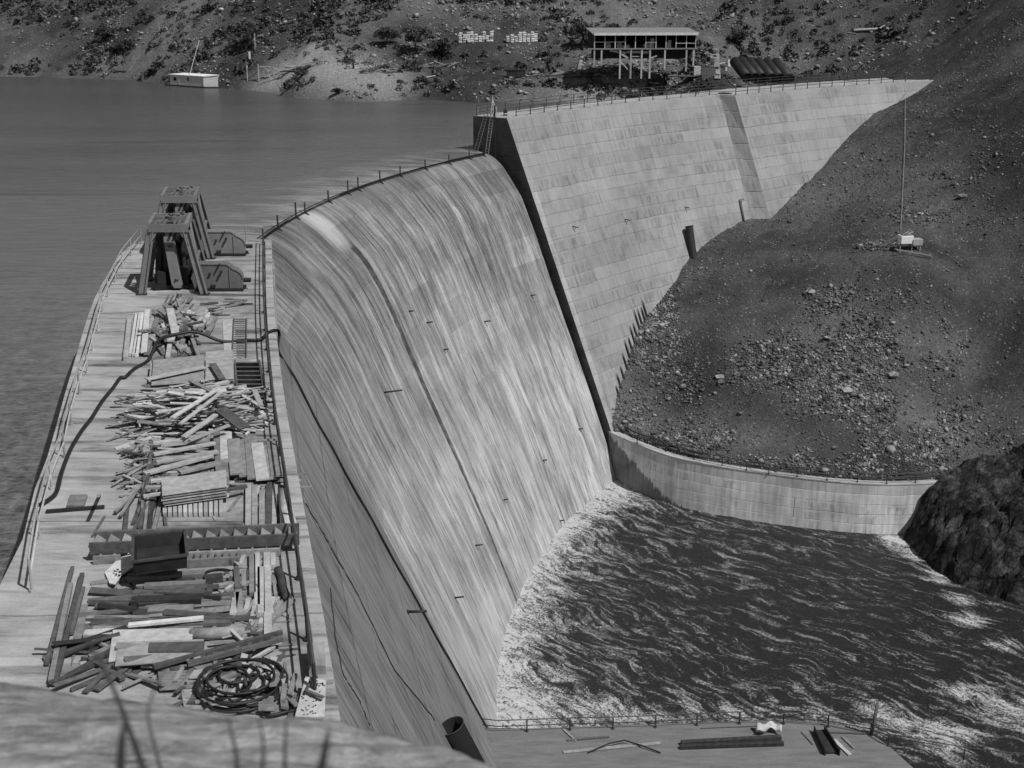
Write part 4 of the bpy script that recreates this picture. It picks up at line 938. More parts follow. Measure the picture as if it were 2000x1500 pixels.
def on_crest(px, py): return Vector(at(px, py, .0))
c = on_crest(987, 226); bl = empty('winch', c, 'small dark hand winch on the bare end of the far crest', 'winch'); mb = MB(); mb.box(c, .5, .3, .15); mb.beam(c + Vector((-.15, 0, .15)), c + Vector((-.05, 0, .8)), .1, .1, up=(0, 1, 0)); mb.build('frame', 'steel_dark', bl); mb = MB(); mb.tube([c + Vector((-.25, 0, .5)), c + Vector((.25, 0, .5))], .2, 10); mb.build('drum', 'steel_dark', bl)
for px, py, s_, lb in ((1416, 183, 1.3, 'wide dark manhole opening beside the step in the crest deck'), (1229, 191.5, 1., 'smaller dark manhole opening in the middle of the crest deck')):
    c = on_crest(px, py); mb = MB(); mb.tube([c + Vector((0, 0, .01)), c + Vector((0, 0, .09))], s_ * .75, 20); mh = empty('manhole', c, lb, 'manhole'); mb.build('rim', 'steel_dark', mh); mb = MB(); mb.tube([c + Vector((0, 0, .09)), c + Vector((0, 0, .1))], s_ * .6, 20); mb.build('opening', 'black', mh)

# ------------------------------------------------------------------ the two gate hoists on the near deck
def hoist(px, py, label, zbase=0.):
    b = Vector(at(px, py, zbase)); root = empty('gate_hoist', b, label, 'hoist', 'gate hoists at the end of the near deck'); G = 'steel_grey'
    Hh = 3.7; D = 3.3; wb, wt = 1.62, .93
    ax = Vector((.985, -.17, 0)).normalized() * 1; ax = Vector((1, 0, 0)); ay = Vector((-.16, .987, 0)).normalized()
    W = lambda x, y, z: b + ax * x + ay * y + Vector((0, 0, z))
    for sx in (-1, 1):
        for sy in (0, 1):
            mb = MB(); a = W(sx * wb, sy * D, 0); t = W(sx * wt, sy * (D - .25) + .1, Hh - .35); mb.beam(a, t, .42, .07, up=ay); mb.beam(a + ax * .15 * 1, t + ax * .15, .04, .3, up=ay); mb.beam(a - ax * .15, t - ax * .15, .04, .3, up=ay); mb.build('leg', G, root)
            mb = MB(); mb.box(W(sx * wb, sy * D, 0), .55, .5, .05); mb.build('foot_plate', 'steel_dark', root)
        mb = MB(); mb.beam(W(sx * (wb - .05), .1, .3), W(sx * wt, D - .2, Hh - .5), .12, .1, up=ax); mb.beam(W(sx * (wb - .05), D - .1, .3), W(sx * (wt + .02), .2, Hh - .5), .12, .1, up=ax); mb.beam(W(sx * 1.3, .1, Hh * .45), W(sx * 1.3, D - .1, Hh * .45), .12, .12); mb.build('side_bracing', G, root)
    for y0 in (0, D - .12):
        mb = MB(); mb.beam(W(-1.02, y0, Hh - .2), W(1.02, y0, Hh - .2), .1, .42, up=(0, 0, 1)); mb.build('fascia_beam', G, root)
        mb = MB()
        for s_ in (-1, 1): mb.hexa([W(s_ * .95, y0, Hh - .42), W(s_ * .55, y0, Hh - .42), W(s_ * 1.02, y0, Hh - 1.1)], [W(s_ * .95, y0 + .06, Hh - .42), W(s_ * .55, y0 + .06, Hh - .42), W(s_ * 1.02, y0 + .06, Hh - 1.1)])
        mb.build('gusset', G, root)
    for sx in (-1, 1): mb = MB(); mb.beam(W(sx * .95, .05, Hh - .1), W(sx * .95, D - .1, Hh - .1), .18, .3); mb.build('top_beam', G, root)
    mb = MB()
    for x in (-.45, -.2, .35, .6): mb.beam(W(x, .1, Hh), W(x + (.25 if x < 0 else 0), D - .2, Hh), .1, .08)
    for y in (.9, 1.9): mb.beam(W(-.9, y, Hh - .02), W(.9, y, Hh - .02), .1, .08)
    mb.beam(W(-.85, .3, Hh + .01), W(.0, 1.6, Hh + .01), .09, .05); mb.build('top_grating', G, root)
    mb = MB(); c = W(.32, D * .52, Hh + .02); mb.tube([c, c + Vector((0, 0, .16))], .56, 18); mb.tube([c + Vector((0, 0, .16)), c + Vector((0, 0, .25))], .22, 12); pl = mb.build('sheave_plate', G, root)
    mb = MB()
    for k in range(6): q = c + Vector((math.cos(k * 1.047) * .36, math.sin(k * 1.047) * .36, .165)); mb.tube([q, q + Vector((0, 0, .05))], .075, 6)
    mb.build('bolts', 'steel_dark', pl)
    # lifting screw housing: long round-topped case standing inside the frame
    mb = MB(); prof = [(-.27, 0), (.27, 0)] ; n = 8
    cap = [(.27 * math.cos(t), .27 * math.sin(t)) for t in np.linspace(0, math.pi, n)]
    lo, hi = W(.25, .35, .25), W(-.05, .75, 2.75)
    dd = (hi - lo).normalized(); sx_ = ax; f0 = []; Ls = (hi - lo).length
    shape = [(.27, .2), (.17, 0), (-.17, 0), (-.27, .2)] + [(-x_, Ls + y_) for x_, y_ in cap][::1]
    shape = [(.27, .2)] + [(x_, Ls + y_) for x_, y_ in cap] + [(-.27, .2), (-.17, 0), (.17, 0)]
    nrm_ = sx_.cross(dd).normalized(); A_ = [lo + sx_ * x_ + dd * y_ for x_, y_ in shape]; mb.hexa([p_ - nrm_ * .16 for p_ in A_], [p_ + nrm_ * .16 for p_ in A_]); hs = mb.build('chain_case', G, root, bevel=.03)
    mb = MB()
    for y_ in (.45, Ls - .35): q = lo + dd * y_; nf = -nrm_ if nrm_.y > 0 else nrm_; mb.tube([q, q + nf * .24], .06, 6); mb.tube([q + sx_ * .12, q + sx_ * .12 + nf * .22], .04, 6)
    mb.build('bolts', 'steel_dark', hs)
    mb = MB(); mb.tube([W(-.35, 1.2, .2), W(-.3, 1.2, 3.3)], .16, 10); mb.tube([W(.62, 1.1, .2), W(.55, 1.2, 3.3)], .12, 10); mb.tube([W(.05, 1.6, .2), W(.0, 1.6, 3.5)], .1, 10); mb.build('lifting_screw', 'steel_dark', root)
    mb = MB(); mb.tube([W(-.2, 1., 2.95), W(.5, 1., 2.95)], .38, 14); mb.build('chain_wheel', 'steel_dark', root)
    mb = MB(); mb.box(W(.1, 1.3, 0), 1.9, 1.5, .35, 0); mb.box(W(-.55, .9, .35), .5, .6, .7); mb.box(W(.6, 1.1, .35), .5, .7, .9); mb.build('machine_bed', 'steel_dark', root)
    mb = MB(); mb.hexa([W(-1.05, 1.7, .3), W(1.05, 1.7, .3), W(1.05, 2.7, .3), W(-1.05, 2.7, .3)], [W(-.75, 1.7, 3.1), W(.75, 1.7, 3.1), W(.75, 2.7, 3.1), W(-.75, 2.7, 3.1)]); mb.beam(W(-.9, 1.5, .3), W(-.62, 1.5, 3.1), .3, .2, up=ay); mb.beam(W(.95, 1.45, .3), W(.7, 1.45, 3.1), .25, .2, up=ay); mb.build('lifting_frame', 'steel_dark', root)
    # gearbox case out on the right
    gx_ = 1.05; shp = [(0, 0), (2.55, 0), (2.62, .2), (2.62, .55)] + [(2.0 + .62 * math.cos(t), .52 + .55 * math.sin(t)) for t in np.linspace(.1, 1.35, 7)] + [(1.95, 1.22), (1.8, 1.32), (.35, 1.32), (.05, 1.1), (-.1, .5)]
    A_ = [W(gx_ + x_, .75, y_ + .12) for x_, y_ in shp]; mb = MB(); mb.hexa(A_, [p_ + ay * .95 for p_ in A_]); gb = mb.build('gearbox_case', G, root, bevel=.04)
    mb = MB(); mb.beam(W(gx_ + 1.93, .72, .15), W(gx_ + 1.93, .72, 1.25), .05, .05, up=ay)
    shp2 = [(x_ * 1.0, y_) for x_, y_ in shp]
    for i in range(3, len(shp) - 1): mb.beam(W(gx_ + shp[i][0], .74, shp[i][1] + .12), W(gx_ + shp[i + 1][0], .74, shp[i + 1][1] + .12), .05, .06, up=ay)
    mb.build('flange', G, gb)
    mb = MB()
    for x_, y_ in ((.9, .95), (1.35, .8), (.95, .3), (1.1, .3), (1.5, 1.05)): q = W(gx_ + x_, .75, y_); mb.tube([q, q - ay * .12], .07, 7)
    mb.beam(W(gx_ + 1.15, .68, 1.0), W(gx_ + 1.45, .64, 1.5), .07, .05, up=ay); mb.build('grease_fitting', 'steel_dark', gb)
    mb = MB(); mb.box(W(gx_ + 1.3, 1.2, 0), 2.7, 1.1, .13); mb.tube([W(gx_ + 2.6, 1.2, .5), W(gx_ + 3.0, 1.2, .5)], .12, 10); mb.build('gearbox_plinth', 'steel_dark', root)
    return root
hoist(338, 575, 'nearer of the two grey steel gate hoists on the deck')
hoist(358, 505, 'farther of the two grey steel gate hoists, partly hidden')
def plank(pts, w, h, m, label, cat='timber', group=None, z=0., name='timber'):
    (x0, y0), (x1, y1) = pts[:2]; z0 = z[0] if isinstance(z, tuple) else z; z1 = z[1] if isinstance(z, tuple) else z
    a, b = Vector(at(x0, y0, z0)), Vector(at(x1, y1, z1)); up = Vector((0, 0, h / 2 + .004)); mb = MB(); mb.beam(a + up, b + up, w, h); return tag(mb.build(name, m, bevel=.006), label, cat, group)
plank([(288, 575), (380, 571)], .25, .14, 'wood_light', 'pale sill beam laid in front of the nearer hoist')
JN = [0]
def jumble(name, region, n, lmin, lmax, ang, spread, wds, mats, label, group, zmax, seed, dome=True, thick=(.02, .08), tilt=.12):
    """loose boards heaped inside an image quad, tall in the middle"""
    r = random.Random(seed); c = [Vector(at(x, y, 0)) for x, y in region]
    for k in range(n):
        u, v = r.random(), r.random()
        if dome: u = .5 + (u - .5) * (1 - .25 * k / n); v = .5 + (v - .5) * (1 - .25 * k / n)
        p = (c[0].lerp(c[1], u)).lerp(c[3].lerp(c[2], u), v); L = r.uniform(lmin, lmax); a = R(ang + r.gauss(0, spread)); hgt = zmax * (k / n) * (1 - abs(u - .5) * 1.1) * (1 - abs(v - .5) * .9) if dome else r.uniform(0, zmax)
        tl = r.gauss(0, tilt); d = Vector((math.cos(a) * math.cos(tl), math.sin(a) * math.cos(tl), math.sin(tl))); th = r.uniform(*thick); wd = r.choice(wds)
        lo = p + Vector((0, 0, hgt + th / 2)); A_, B_ = lo - d * L / 2, lo + d * L / 2; dz = min(A_.z, B_.z); 
        if dz < th / 2: A_.z += th / 2 - dz; B_.z += th / 2 - dz
        mb = MB(); mb.beam(A_, B_, wd, th, up=(r.gauss(0, .25), r.gauss(0, .25), 1)); tag(mb.build(name, r.choice(mats)), label, 'board', group)
LW = ['wood_light', 'wood_light', 'wood_pale', 'wood_mid']; DW = ['wood_dark', 'wood_dark', 'wood_mid', 'wood_black']; MW = ['wood_light', 'wood_mid', 'wood_mid', 'wood_dark']
# boards stacked left of the hoist rubbish
T = plank
T([(254, 625), (246, 705)], .22, .2, 'wood_light', 'squared pale timber lying apart at the left of the upper pile')
for k, (a, b) in enumerate((((268, 617), (256, 696)), ((273, 616), (262, 697)), ((279, 616), (267, 698)))): T([a, b], .17, .16, 'wood_pale', ['outer board of the three pale boards side by side', 'middle board of the three pale boards side by side', 'inner board of the three pale boards side by side'][k], group='three pale boards side by side')
T([(288, 607), (281, 690)], .26, .07, 'wood_pale', 'wide bright plank lying beside the three pale boards', z=.18)
T([(301, 614), (276, 690)], .2, .06, 'wood_light', 'narrow plank slanting under the bright wide plank', z=.1)
T([(313, 610), (286, 694)], .22, .14, 'wood_mid', 'weathered beam slanting at the left of the dark upper pile', z=.1)
T([(332, 606), (343, 655)], .35, .1, 'wood_light', 'short wide plank on top of the dark upper pile', z=.55)
T([(347, 587), (393, 712)], .16, .12, 'wood_mid', 'long beam crossing the upper pile from the hoist', z=(.35, .1))
T([(345, 640), (333, 668)], .3, .1, 'wood_light', 'bent light offcut at the front of the upper pile', z=.4)
T([(333, 668), (328, 700)], .2, .1, 'wood_light', 'thin upright light offcut below the bent one', z=.2)
jumble('scrap_timber', [(305, 612), (378, 610), (382, 672), (300, 690)], 64, 1., 3., 95, 20, (.15, .2, .3), MW, 'weathered scrap timber in the dark upper pile below the hoists', 'scrap timbers of the upper pile', .55, 3, thick=(.05, .16))
jumble('scrap_timber', [(383, 612), (420, 612), (420, 655), (392, 658)], 12, 1.2, 2.2, 96, 6, (.2, .25), ['wood_mid', 'wood_light'], 'short weathered baulk laid lengthwise right of the upper pile', 'baulks right of the upper pile', .4, 4, thick=(.1, .2), tilt=.02)
jumble('batten', [(312, 580), (378, 580), (378, 602), (312, 602)], 22, .7, 1.4, 95, 6, (.08, .12), DW, 'thin dark batten of the bundle just in front of the hoist', 'battens bundled before the hoist', .2, 5, thick=(.03, .06), tilt=.03)
T([(435, 594), (494, 594)], .3, .02, 'steel_dark', 'dark cover strip let into the deck right of the battens', 'cover', name='cover_plate')
T([(175, 614), (305, 609)], .16, .07, 'wood_light', 'thin board laid across the deck under the left railing')
jumble('steel_offcut', [(405, 600), (420, 598), (418, 625), (408, 625)], 3, .6, 1.1, 60, 40, (.12,), ['steel_dark'], 'dark bent steel offcut beside the right baulks', 'bent steel offcuts', .3, 6)
ladder('short_ladder', at(469, 622, .08), at(467, 697, .08), .62, (1, 0, 0), 17, 'wood_dark', 'thin runged ladder lying on the deck right of the upper pile', rr=.03)
T([(446, 624), (450, 700)], .55, .03, 'wood_light', 'flat pale sheet lying left of the thin ladder', 'sheet', name='sheet')
# panels: two stacks of flat shutters
def stack(quad_px, n, th, gap, m, labels, cat, group, z0=0, seed=0, name='shutter_panel', warp=.06, tone=None):
    r = random.Random(seed)
    for k in range(n):
        z = z0 + k * (th + gap); c = [Vector(at(x, y, 0)) for x, y in quad_px]; off = Vector((r.uniform(-warp, warp), r.uniform(-warp, warp), z + .005)); mb = MB(); mb.hexa([p + off for p in c], [p + off + Vector((0, 0, th)) for p in c])
        tag(mb.build(name, m if isinstance(m, str) else m[k % len(m)], bevel=.008), labels if n == 1 else ('topmost ' if k == n - 1 else 'bottom ' if k == 0 else ['', 'second from bottom ', 'third from bottom ', 'fourth from bottom ', 'fifth from bottom ', 'sixth from bottom '][k]) + labels, cat, group)
stack([(300, 722), (398, 712), (398, 765), (296, 772)], 7, .035, .035, ['wood_light', 'wood_mid'], 'thin shutter panel in the wide left stack behind the scrap heap', 'panel', 'wide stack of shutter panels', seed=1, warp=.1)
stack([(404, 708), (456, 704), (458, 762), (403, 764)], 7, .04, .035, ['wood_light', 'wood_mid'], 'square shutter panel in the smaller stack beside the dark steps', 'panel', 'small stack of shutter panels', seed=2)
T([(286, 742), (400, 718)], .35, .05, 'wood_pale', 'pale plank laid aslant on the wide panel stack', z=.55)
T([(415, 712), (434, 742)], .28, .06, 'wood_dark', 'dark short board lying on the small panel stack', z=.6)
stack([(293, 700), (340, 692), (385, 702), (300, 722)], 1, .03, 0, 'steel_mid', 'weathered steel sheet lying behind the wide panel stack', 'sheet', None, name='steel_sheet')
jumble('wire_tangle', [(340, 690), (385, 686), (385, 705), (345, 706)], 10, .4, 1.0, 0, 70, (.03,), ['steel_dark', 'wood_dark'], 'dark rod in the little heap behind the panel stacks', 'dark rods behind the panels', .15, 8)
# dark step-rack (stair flight on its back)
st = empty('stair_flight', at(485, 790, 0), 'dark timber stair flight lying at the right of the panel stacks', 'stairs')
for x0, x1 in ((459, 466), (507, 520)): mb = MB(); mb.beam(Vector(at(x0, 710, .2)), Vector(at(x1, 800, .2)), .08, .36); mb.build('stringer', 'wood_dark', st)
for k in range(11):
    t = k / 10.; y = 712 + 84 * t; mb = MB(); a, b = Vector(at(461 + 7 * t, y, .22)), Vector(at(507 + 11 * t, y, .22)); mb.beam(a, b, .30, .05, up=(0, .75, .6)); mb.build('tread', 'wood_dark', st)
# the big scrap heap
G1 = 'loose scrap boards of the big heap'
jumble('scrap_board', [(262, 768), (512, 768), (515, 850), (240, 862)], 170, .7, 2.4, 12, 26, (.08, .12, .18, .26), LW + ['wood_dark'], 'splintered board in the big loose heap across the middle of the deck', G1, 1.0, 21, thick=(.02, .06), tilt=.13)
jumble('scrap_board', [(285, 775), (480, 765), (480, 835), (290, 845)], 60, 1.4, 3.0, 24, 14, (.07, .1), ['wood_pale', 'wood_light'], 'splintered board in the big loose heap across the middle of the deck', G1, 1.05, 22, thick=(.02, .06), tilt=.10)
jumble('chip', [(230, 815), (300, 800), (300, 872), (250, 880)], 60, .15, .7, 40, 60, (.05, .1), ['wood_light', 'wood_dark', 'wood_mid'], 'small broken chip in the dark litter left of the big heap', 'chips left of the big heap', .2, 23, thick=(.02, .05))
T([(336, 818), (420, 765)], .18, .06, 'wood_pale', 'long bright lath running up through the heap', z=(.8, 1.0)); T([(352, 830), (432, 768)], .14, .06, 'wood_pale', 'bright lath parallel to the first through the heap', z=(.8, 1.05))
T([(372, 745), (420, 770)], .2, .06, 'wood_mid', 'bent board end sticking up behind the heap', z=(.7, .9)); T([(430, 800), (478, 838)], .5, .06, 'wood_dark', 'dark slanting sheet on the right flank of the heap', z=(.9, .5))
T([(358, 856), (422, 812)], .2, .07, 'wood_pale', 'thick bright board on the front of the heap', z=(.6, .9)); T([(370, 862), (448, 832)], .18, .06, 'wood_light', 'light board along the front edge of the heap', z=(.5, .7))
T([(461, 767), (505, 793)], .14, .06, 'wood_pale', 'pale lath propped over the stair flight', z=(.5, .6)); T([(497, 765), (510, 795)], .2, .08, 'wood_light', 'short board standing on the stair flight', z=(.5, .6))
jumble('scrap_board', [(440, 790), (512, 795), (512, 850), (445, 845)], 22, .8, 1.8, -30, 20, (.08, .14), LW, 'splintered board in the big loose heap across the middle of the deck', G1, .5, 24)
# long planks lying lengthwise at the right
RP = [((428, 845), (436, 950), 'first lengthwise plank, half hidden under the slanting boards'), ((441, 846), (443, 900), 'pale lengthwise plank with a narrow gap beside it'), ((456, 860), (462, 928), 'lengthwise plank left of the widest gap'), ((474, 862), (480, 932), 'lengthwise plank right of the widest gap'), ((489, 855), (496, 937), 'dull lengthwise plank fifth from the left'), ((502, 868), (513, 939), 'wide lengthwise plank third from the railing'), ((517, 872), (527, 938), 'lengthwise plank second from the railing'), ((531, 865), (540, 932), 'blotched lengthwise plank nearest the railing')]
for k, (a, b, lb) in enumerate(RP): T([a, b], .42 if k != 7 else .36, .07, ['wood_mid', 'wood_light', 'wood_mid', 'wood_mid'][k % 4] if k else 'wood_mid', lb, z=.25 + .03 * (k % 3), group='lengthwise planks beside the right railing')
for k, y in enumerate((872, 905, 935)): T([(440, y), (538, y - 2)], .2, .22, 'wood_mid', ['upper bearer under the lengthwise planks', 'middle bearer under the lengthwise planks', 'lower bearer under the lengthwise planks'][k])
jumble('batten', [(445, 930), (545, 930), (545, 955), (450, 962)], 16, 1.2, 2.4, 3, 5, (.08, .12), ['wood_dark', 'wood_mid'], 'dark crosswise batten at the foot of the lengthwise planks', 'battens at the foot of the planks', .25, 31, tilt=.03)
# cross boards in the middle
CB = [((282, 928), (414, 892), .26, 'wood_pale', 'long bright rounded board slanting across the middle of the deck'), ((300, 890), (420, 868), .2, 'wood_light', 'light cross board above the long bright board'), ((305, 905), (425, 885), .22, 'wood_light', 'weathered cross board just above the long bright board'), ((300, 868), (400, 858), .22, 'wood_pale', 'pale cross board at the lower edge of the heap'), ((350, 925), (448, 902), .3, 'wood_mid', 'rough slab with a ragged right end'), ((295, 942), (445, 930), .2, 'wood_light', 'straight cross board below the long bright board'), ((280, 972), (440, 948), .1, 'wood_light', 'thin lath above the sheet stack'), ((285, 955), (375, 952), .2, 'wood_mid', 'short plank above the sheet stack'), ((400, 968), (482, 952), .16, 'wood_dark', 'dark cross batten joining the sheet stack to the planks')]
for k, (a, b, w_, m, lb) in enumerate(CB): T([a, b], w_, .09, m, lb, z=.3 + .04 * (k % 4))
jumble('batten', [(290, 875), (425, 870), (430, 950), (300, 955)], 48, 1.2, 2.6, 9, 9, (.08, .12, .18), MW, 'crosswise batten lying loosely between heap and sheet stack', 'battens between heap and sheet stack', .32, 33, tilt=.04)
jumble('long_batten', [(278, 885), (312, 880), (312, 1030), (270, 1035)], 30, 2.4, 4.6, 99, 3, (.08, .12), DW, 'long dark batten lying lengthwise left of the sheet stack', 'long dark battens lying lengthwise', .35, 34, tilt=.02, thick=(.06, .1))
T([(225, 1002), (275, 950)], .12, .07, 'wood_mid', 'light pole slanting out left of the dark battens', z=(.1, .4)); T([(235, 1010), (268, 958)], .1, .06, 'wood_mid', 'second pole slanting out left of the dark battens', z=(.1, .4)); T([(180, 1050), (205, 1010)], .06, .06, 'wood_dark', 'thin dark stick lying alone near the stair stringer')
T([(243, 1050), (250, 985)], .12, .1, 'wood_dark', 'dark lengthwise pole left of the long battens')
stack([(318, 970), (444, 952), (446, 985), (320, 1003)], 5, .04, .045, ['wood_light', 'wood_mid'], 'thin sheet in the low stack with speckled top', 'panel', 'low stack of speckled sheets', seed=6, z0=.22, warp=.05)
for k in range(12): a = (322 + k * 10, 998); T([(322 + k * 10, 985), (322 + k * 10 + .6, 1010)], .12, .16, 'wood_light', 'short bearer block whose end shows under the speckled sheets', group='bearer blocks under the speckled sheets')
T([(319, 938), (324, 1028)], .1, .1, 'wood_dark', 'dark lengthwise batten close beside the speckled sheets')
# lengthwise timbers lower right
RV = [((486, 947), (486, 1042), .2, 'wood_light', 'bright lengthwise timber left of the right-hand group'), ((497, 952), (497, 1042), .2, 'wood_mid', 'second lengthwise timber of the right-hand group'), ((512, 965), (512, 1042), .18, 'wood_mid', 'slim lengthwise timber at the centre of the right-hand group'), ((527, 950), (524, 1042), .22, 'wood_dark', 'dark lengthwise timber of the right-hand group'), ((538, 955), (535, 1042), .16, 'wood_light', 'light timber closest to the canvas roll')]
for a, b, w_, m, lb in RV: T([a, b], w_, .14, m, lb, z=.02)
RV = [((493, 1090), (494, 1166), .18, 'wood_mid', 'lengthwise timber emerging below the stairs, leftmost'), ((502, 1088), (503, 1190), .16, 'wood_light', 'lengthwise timber below the stairs with a light top'), ((510, 1115), (511, 1205), .2, 'wood_pale', 'bright squared timber with a mitred end below the stairs'), ((522, 1086), (524, 1255), .2, 'wood_light', 'longest lengthwise timber running down below the stairs'), ((533, 1088), (533, 1112), .16, 'wood_light', 'stub of timber beside the longest one'), ((462, 1116), (465, 1156), .16, 'wood_dark', 'short dark timber left of the bright group'), ((476, 1122), (477, 1152), .13, 'wood_mid', 'shorter timber left of the bright group'), ((455, 1212), (462, 1165), .18, 'wood_light', 'splayed pale timber, left of a pair'), ((470, 1210), (466, 1160), .18, 'wood_mid', 'splayed timber, right of a pair')]
for a, b, w_, m, lb in RV: T([a, b], w_, .14, m, lb, z=.02)
mb = MB(); mb.tube(densify([at(543, 1113, .12), at(550, 1130, .12), at(553, 1150, .12), at(562, 1170, .12)], 4), .12, 9); tag(mb.build('log', 'bark', smooth=True), 'short crooked dark log lying by itself below the stairs', 'log')
mb = MB(); mb.tube([at(553, 962, .22), at(560, 1000, .24), at(566, 1042, .25)], .17, 12, r2=.27); tag(mb.build('canvas_roll', 'wood_light', smooth=True), 'tapering pale canvas roll lying against the right railing', 'roll')
mb = MB(); mb.tube([at(194, 968, 0), at(192, 968, 1.05)], .06, 7); tag(mb.build('standing_post', 'wood_mid'), 'short post standing alone on the open left of the deck', 'post')
hc = empty('hatch', at(150, 985, 0), 'square hatch cover on the open left part of the deck', 'hatch'); mb = MB(); q = [Vector(at(*p, .005)) for p in ((137, 972), (171, 971), (164, 993), (131, 993))]; mb.hexa(q, [p + Vector((0, 0, .1)) for p in q]); mb.build('lid', 'wood_mid', hc); mb = MB(); mb.beam(Vector(at(90, 999, .05)), Vector(at(204, 990, .05)), .16, .08); mb.build('rail_bar', 'steel_dark', hc)

# long stair flights lying across the deck, with a skip standing on them
def long_stairs(a0, a1, b0, b1, z, n, label, m='wood_dark', full=True, hh=.34):
    root = empty('long_stairs', at(*b0, 0), label, 'stairs', 'stair flights lying across the deck'); A0, A1, B0, B1 = [Vector(at(*p, z)) for p in (a0, a1, b0, b1)]
    for a, b in ((A0, A1), (B0, B1)): mb = MB(); mb.beam(a + Vector((0, 0, hh / 2)), b + Vector((0, 0, hh / 2)), .09, hh); mb.build('stringer', m, root)
    for k in range(n):
        t = (k + .5) / n; p, q = A0.lerp(A1, t), B0.lerp(B1, t); mb = MB(); up = Vector((0, 0, hh / 2)); mb.beam(p + up, q + up, .30, .045, up=(.62, 0, .78)); mb.build('tread', 'wood_mid', root)
    return root
long_stairs((186, 1060), (585, 1043), (176, 1082), (585, 1063), .24, 15, 'long timber stair flight with slanting treads lying across the deck')
rt = empty('long_stairs', at(380, 1095, 0), 'second stair flight half hidden beneath the long one', 'stairs', 'stair flights lying across the deck')
for (a, b) in (((182, 1094), (236, 1091)), ((365, 1086), (548, 1078)), ((365, 1101), (468, 1094))): mb = MB(); mb.beam(Vector(at(*a, .13)), Vector(at(*b, .13)), .1, .24); mb.build('stringer', 'wood_mid', rt)
for k in range(7): x = 380 + 14 * k; mb = MB(); mb.beam(Vector(at(x, 1084, .1)), Vector(at(x + 1, 1099, .1)), .05, .2); mb.build('tread', 'wood_dark', rt)
sk = empty('skip', at(312, 1120, 0), 'black open-topped steel skip standing on the stair flights', 'skip')
zt, zb_ = .98, .60
tp = [Vector(at(*p, zt)) for p in ((260, 1047), (361, 1038), (366, 1085), (259, 1099))]
cen = sum(tp, Vector()) / 4; bt4 = [Vector((cen.x + (p.x - cen.x) * .93, cen.y + (p.y - cen.y) * .9, zb_)) for p in tp]
mb = MB()
for i in range(4):
    j = (i + 1) % 4; ci = cen.copy(); off = lambda p, s_: Vector((ci.x + (p.x - ci.x) * s_, ci.y + (p.y - ci.y) * s_, p.z)); mb.hexa([bt4[i], bt4[j], off(bt4[j], .95), off(bt4[i], .95)], [tp[i], tp[j], off(tp[j], .95), off(tp[i], .95)])
mb.build('walls', 'steel_dark', sk); mb = MB(); mb.hexa([p - Vector((0, 0, .02)) for p in bt4], [p + Vector((0, 0, .03)) for p in bt4]); mb.build('floor', 'steel_dark', sk)
mb = MB()
for i in range(4): mb.beam(tp[i] + Vector((0, 0, .02)), tp[(i + 1) % 4] + Vector((0, 0, .02)), .08, .06)
mb.build('rim', mat('worn_rim', build=f_tone(.03, .06, 3, 12, .01)), sk)
pl_ = [Vector(at(*p, 0)) for p in ((205, 1122), (232, 1096), (256, 1090), (262, 1120), (238, 1135), (226, 1153), (215, 1148))]; mb = MB(); mb.hexa([p + Vector((0, 0, .03 + .25 * (p.x - pl_[0].x) / 1.2)) for p in pl_], [p + Vector((0, 0, .06 + .25 * (p.x - pl_[0].x) / 1.2)) for p in pl_]); pt_ = mb.build('punched_plate', 'wood_pale'); tag(pt_, 'pale many-sided plate with bolt holes leaning by the skip', 'plate')
mb = MB()
for dx, dy in ((-4, -3), (2, -6), (6, -2), (-1, 3), (5, 5)): q = Vector(at(228 + dx, 1119 + dy, .2)); mb.tube([q, q + Vector((0, 0, .02))], .035, 7)
mb.build('bolt_holes', 'black', pt_)
mb = MB(); mb.tube([Vector(at(300 + 115 * .5 * math.cos(t) + 10, 1135 + 22 * math.sin(t), .08 + .02 * math.sin(3 * t))) for t in np.linspace(0, 6.28, 40)], .04, 6); mb.tube([Vector(at(430 + 30 * math.cos(t), 1122 + 10 * math.sin(t), .06)) for t in np.linspace(1, 6.0, 24)], .035, 6); tag(mb.build('cable_loop', 'rubber', smooth=True), 'loop of black cable lying around the dark sleepers', 'cable')
SL = [((250, 1140), (400, 1132), .26, .24, 'wood_mid', 'topmost sleeper in front of the skip, pale top face'), ((283, 1156), (402, 1150), .24, .22, 'wood_mid', 'second sleeper below the skip'), ((262, 1162), (415, 1158), .26, .12, 'wood_dark', 'long dark sleeper under the second one'), ((275, 1172), (400, 1167), .26, .2, 'wood_dark', 'third dark sleeper below the skip'), ((258, 1186), (395, 1181), .3, .24, 'wood_black', 'black rounded sleeper, fourth down'), ((290, 1198), (378, 1194), .3, .14, 'wood_mid', 'short sleeper under the black one'), ((262, 1200), (385, 1205), .3, .1, 'wood_black', 'lowest black sleeper of the dark stack'), ((400, 1140), (436, 1136), .24, .22, 'bark', 'dark round log end beside the topmost sleeper')]
for a, b, w_, h_, m, lb in SL: T([a, b], w_, h_, m, lb, z=.03)
T([(184, 1214), (400, 1208)], .14, .12, 'wood_dark', 'thin dark cross beam above the pale sheets', z=.03); T([(251, 1224), (398, 1210)], .16, .08, 'wood_pale', 'bright straight lath above the pale sheets', z=.18); T([(342, 1222), (450, 1218)], .26, .1, 'wood_dark', 'dark plank right of the bright lath', z=.03); T([(182, 1228), (398, 1222)], .3, .05, 'wood_mid', 'wide weathered plank above the pale sheets', z=.02)
T([(165, 1243), (222, 1240)], .3, .12, 'wood_light', 'blurred pale baulk sticking out left of the sheets', z=.03)
mb = MB(); mb.tube([at(372, 1240, .16), at(478, 1234, .16)], .16, 10); tag(mb.build('pole', 'wood_mid', smooth=True), 'round pole lying right of the pale sheets', 'pole')
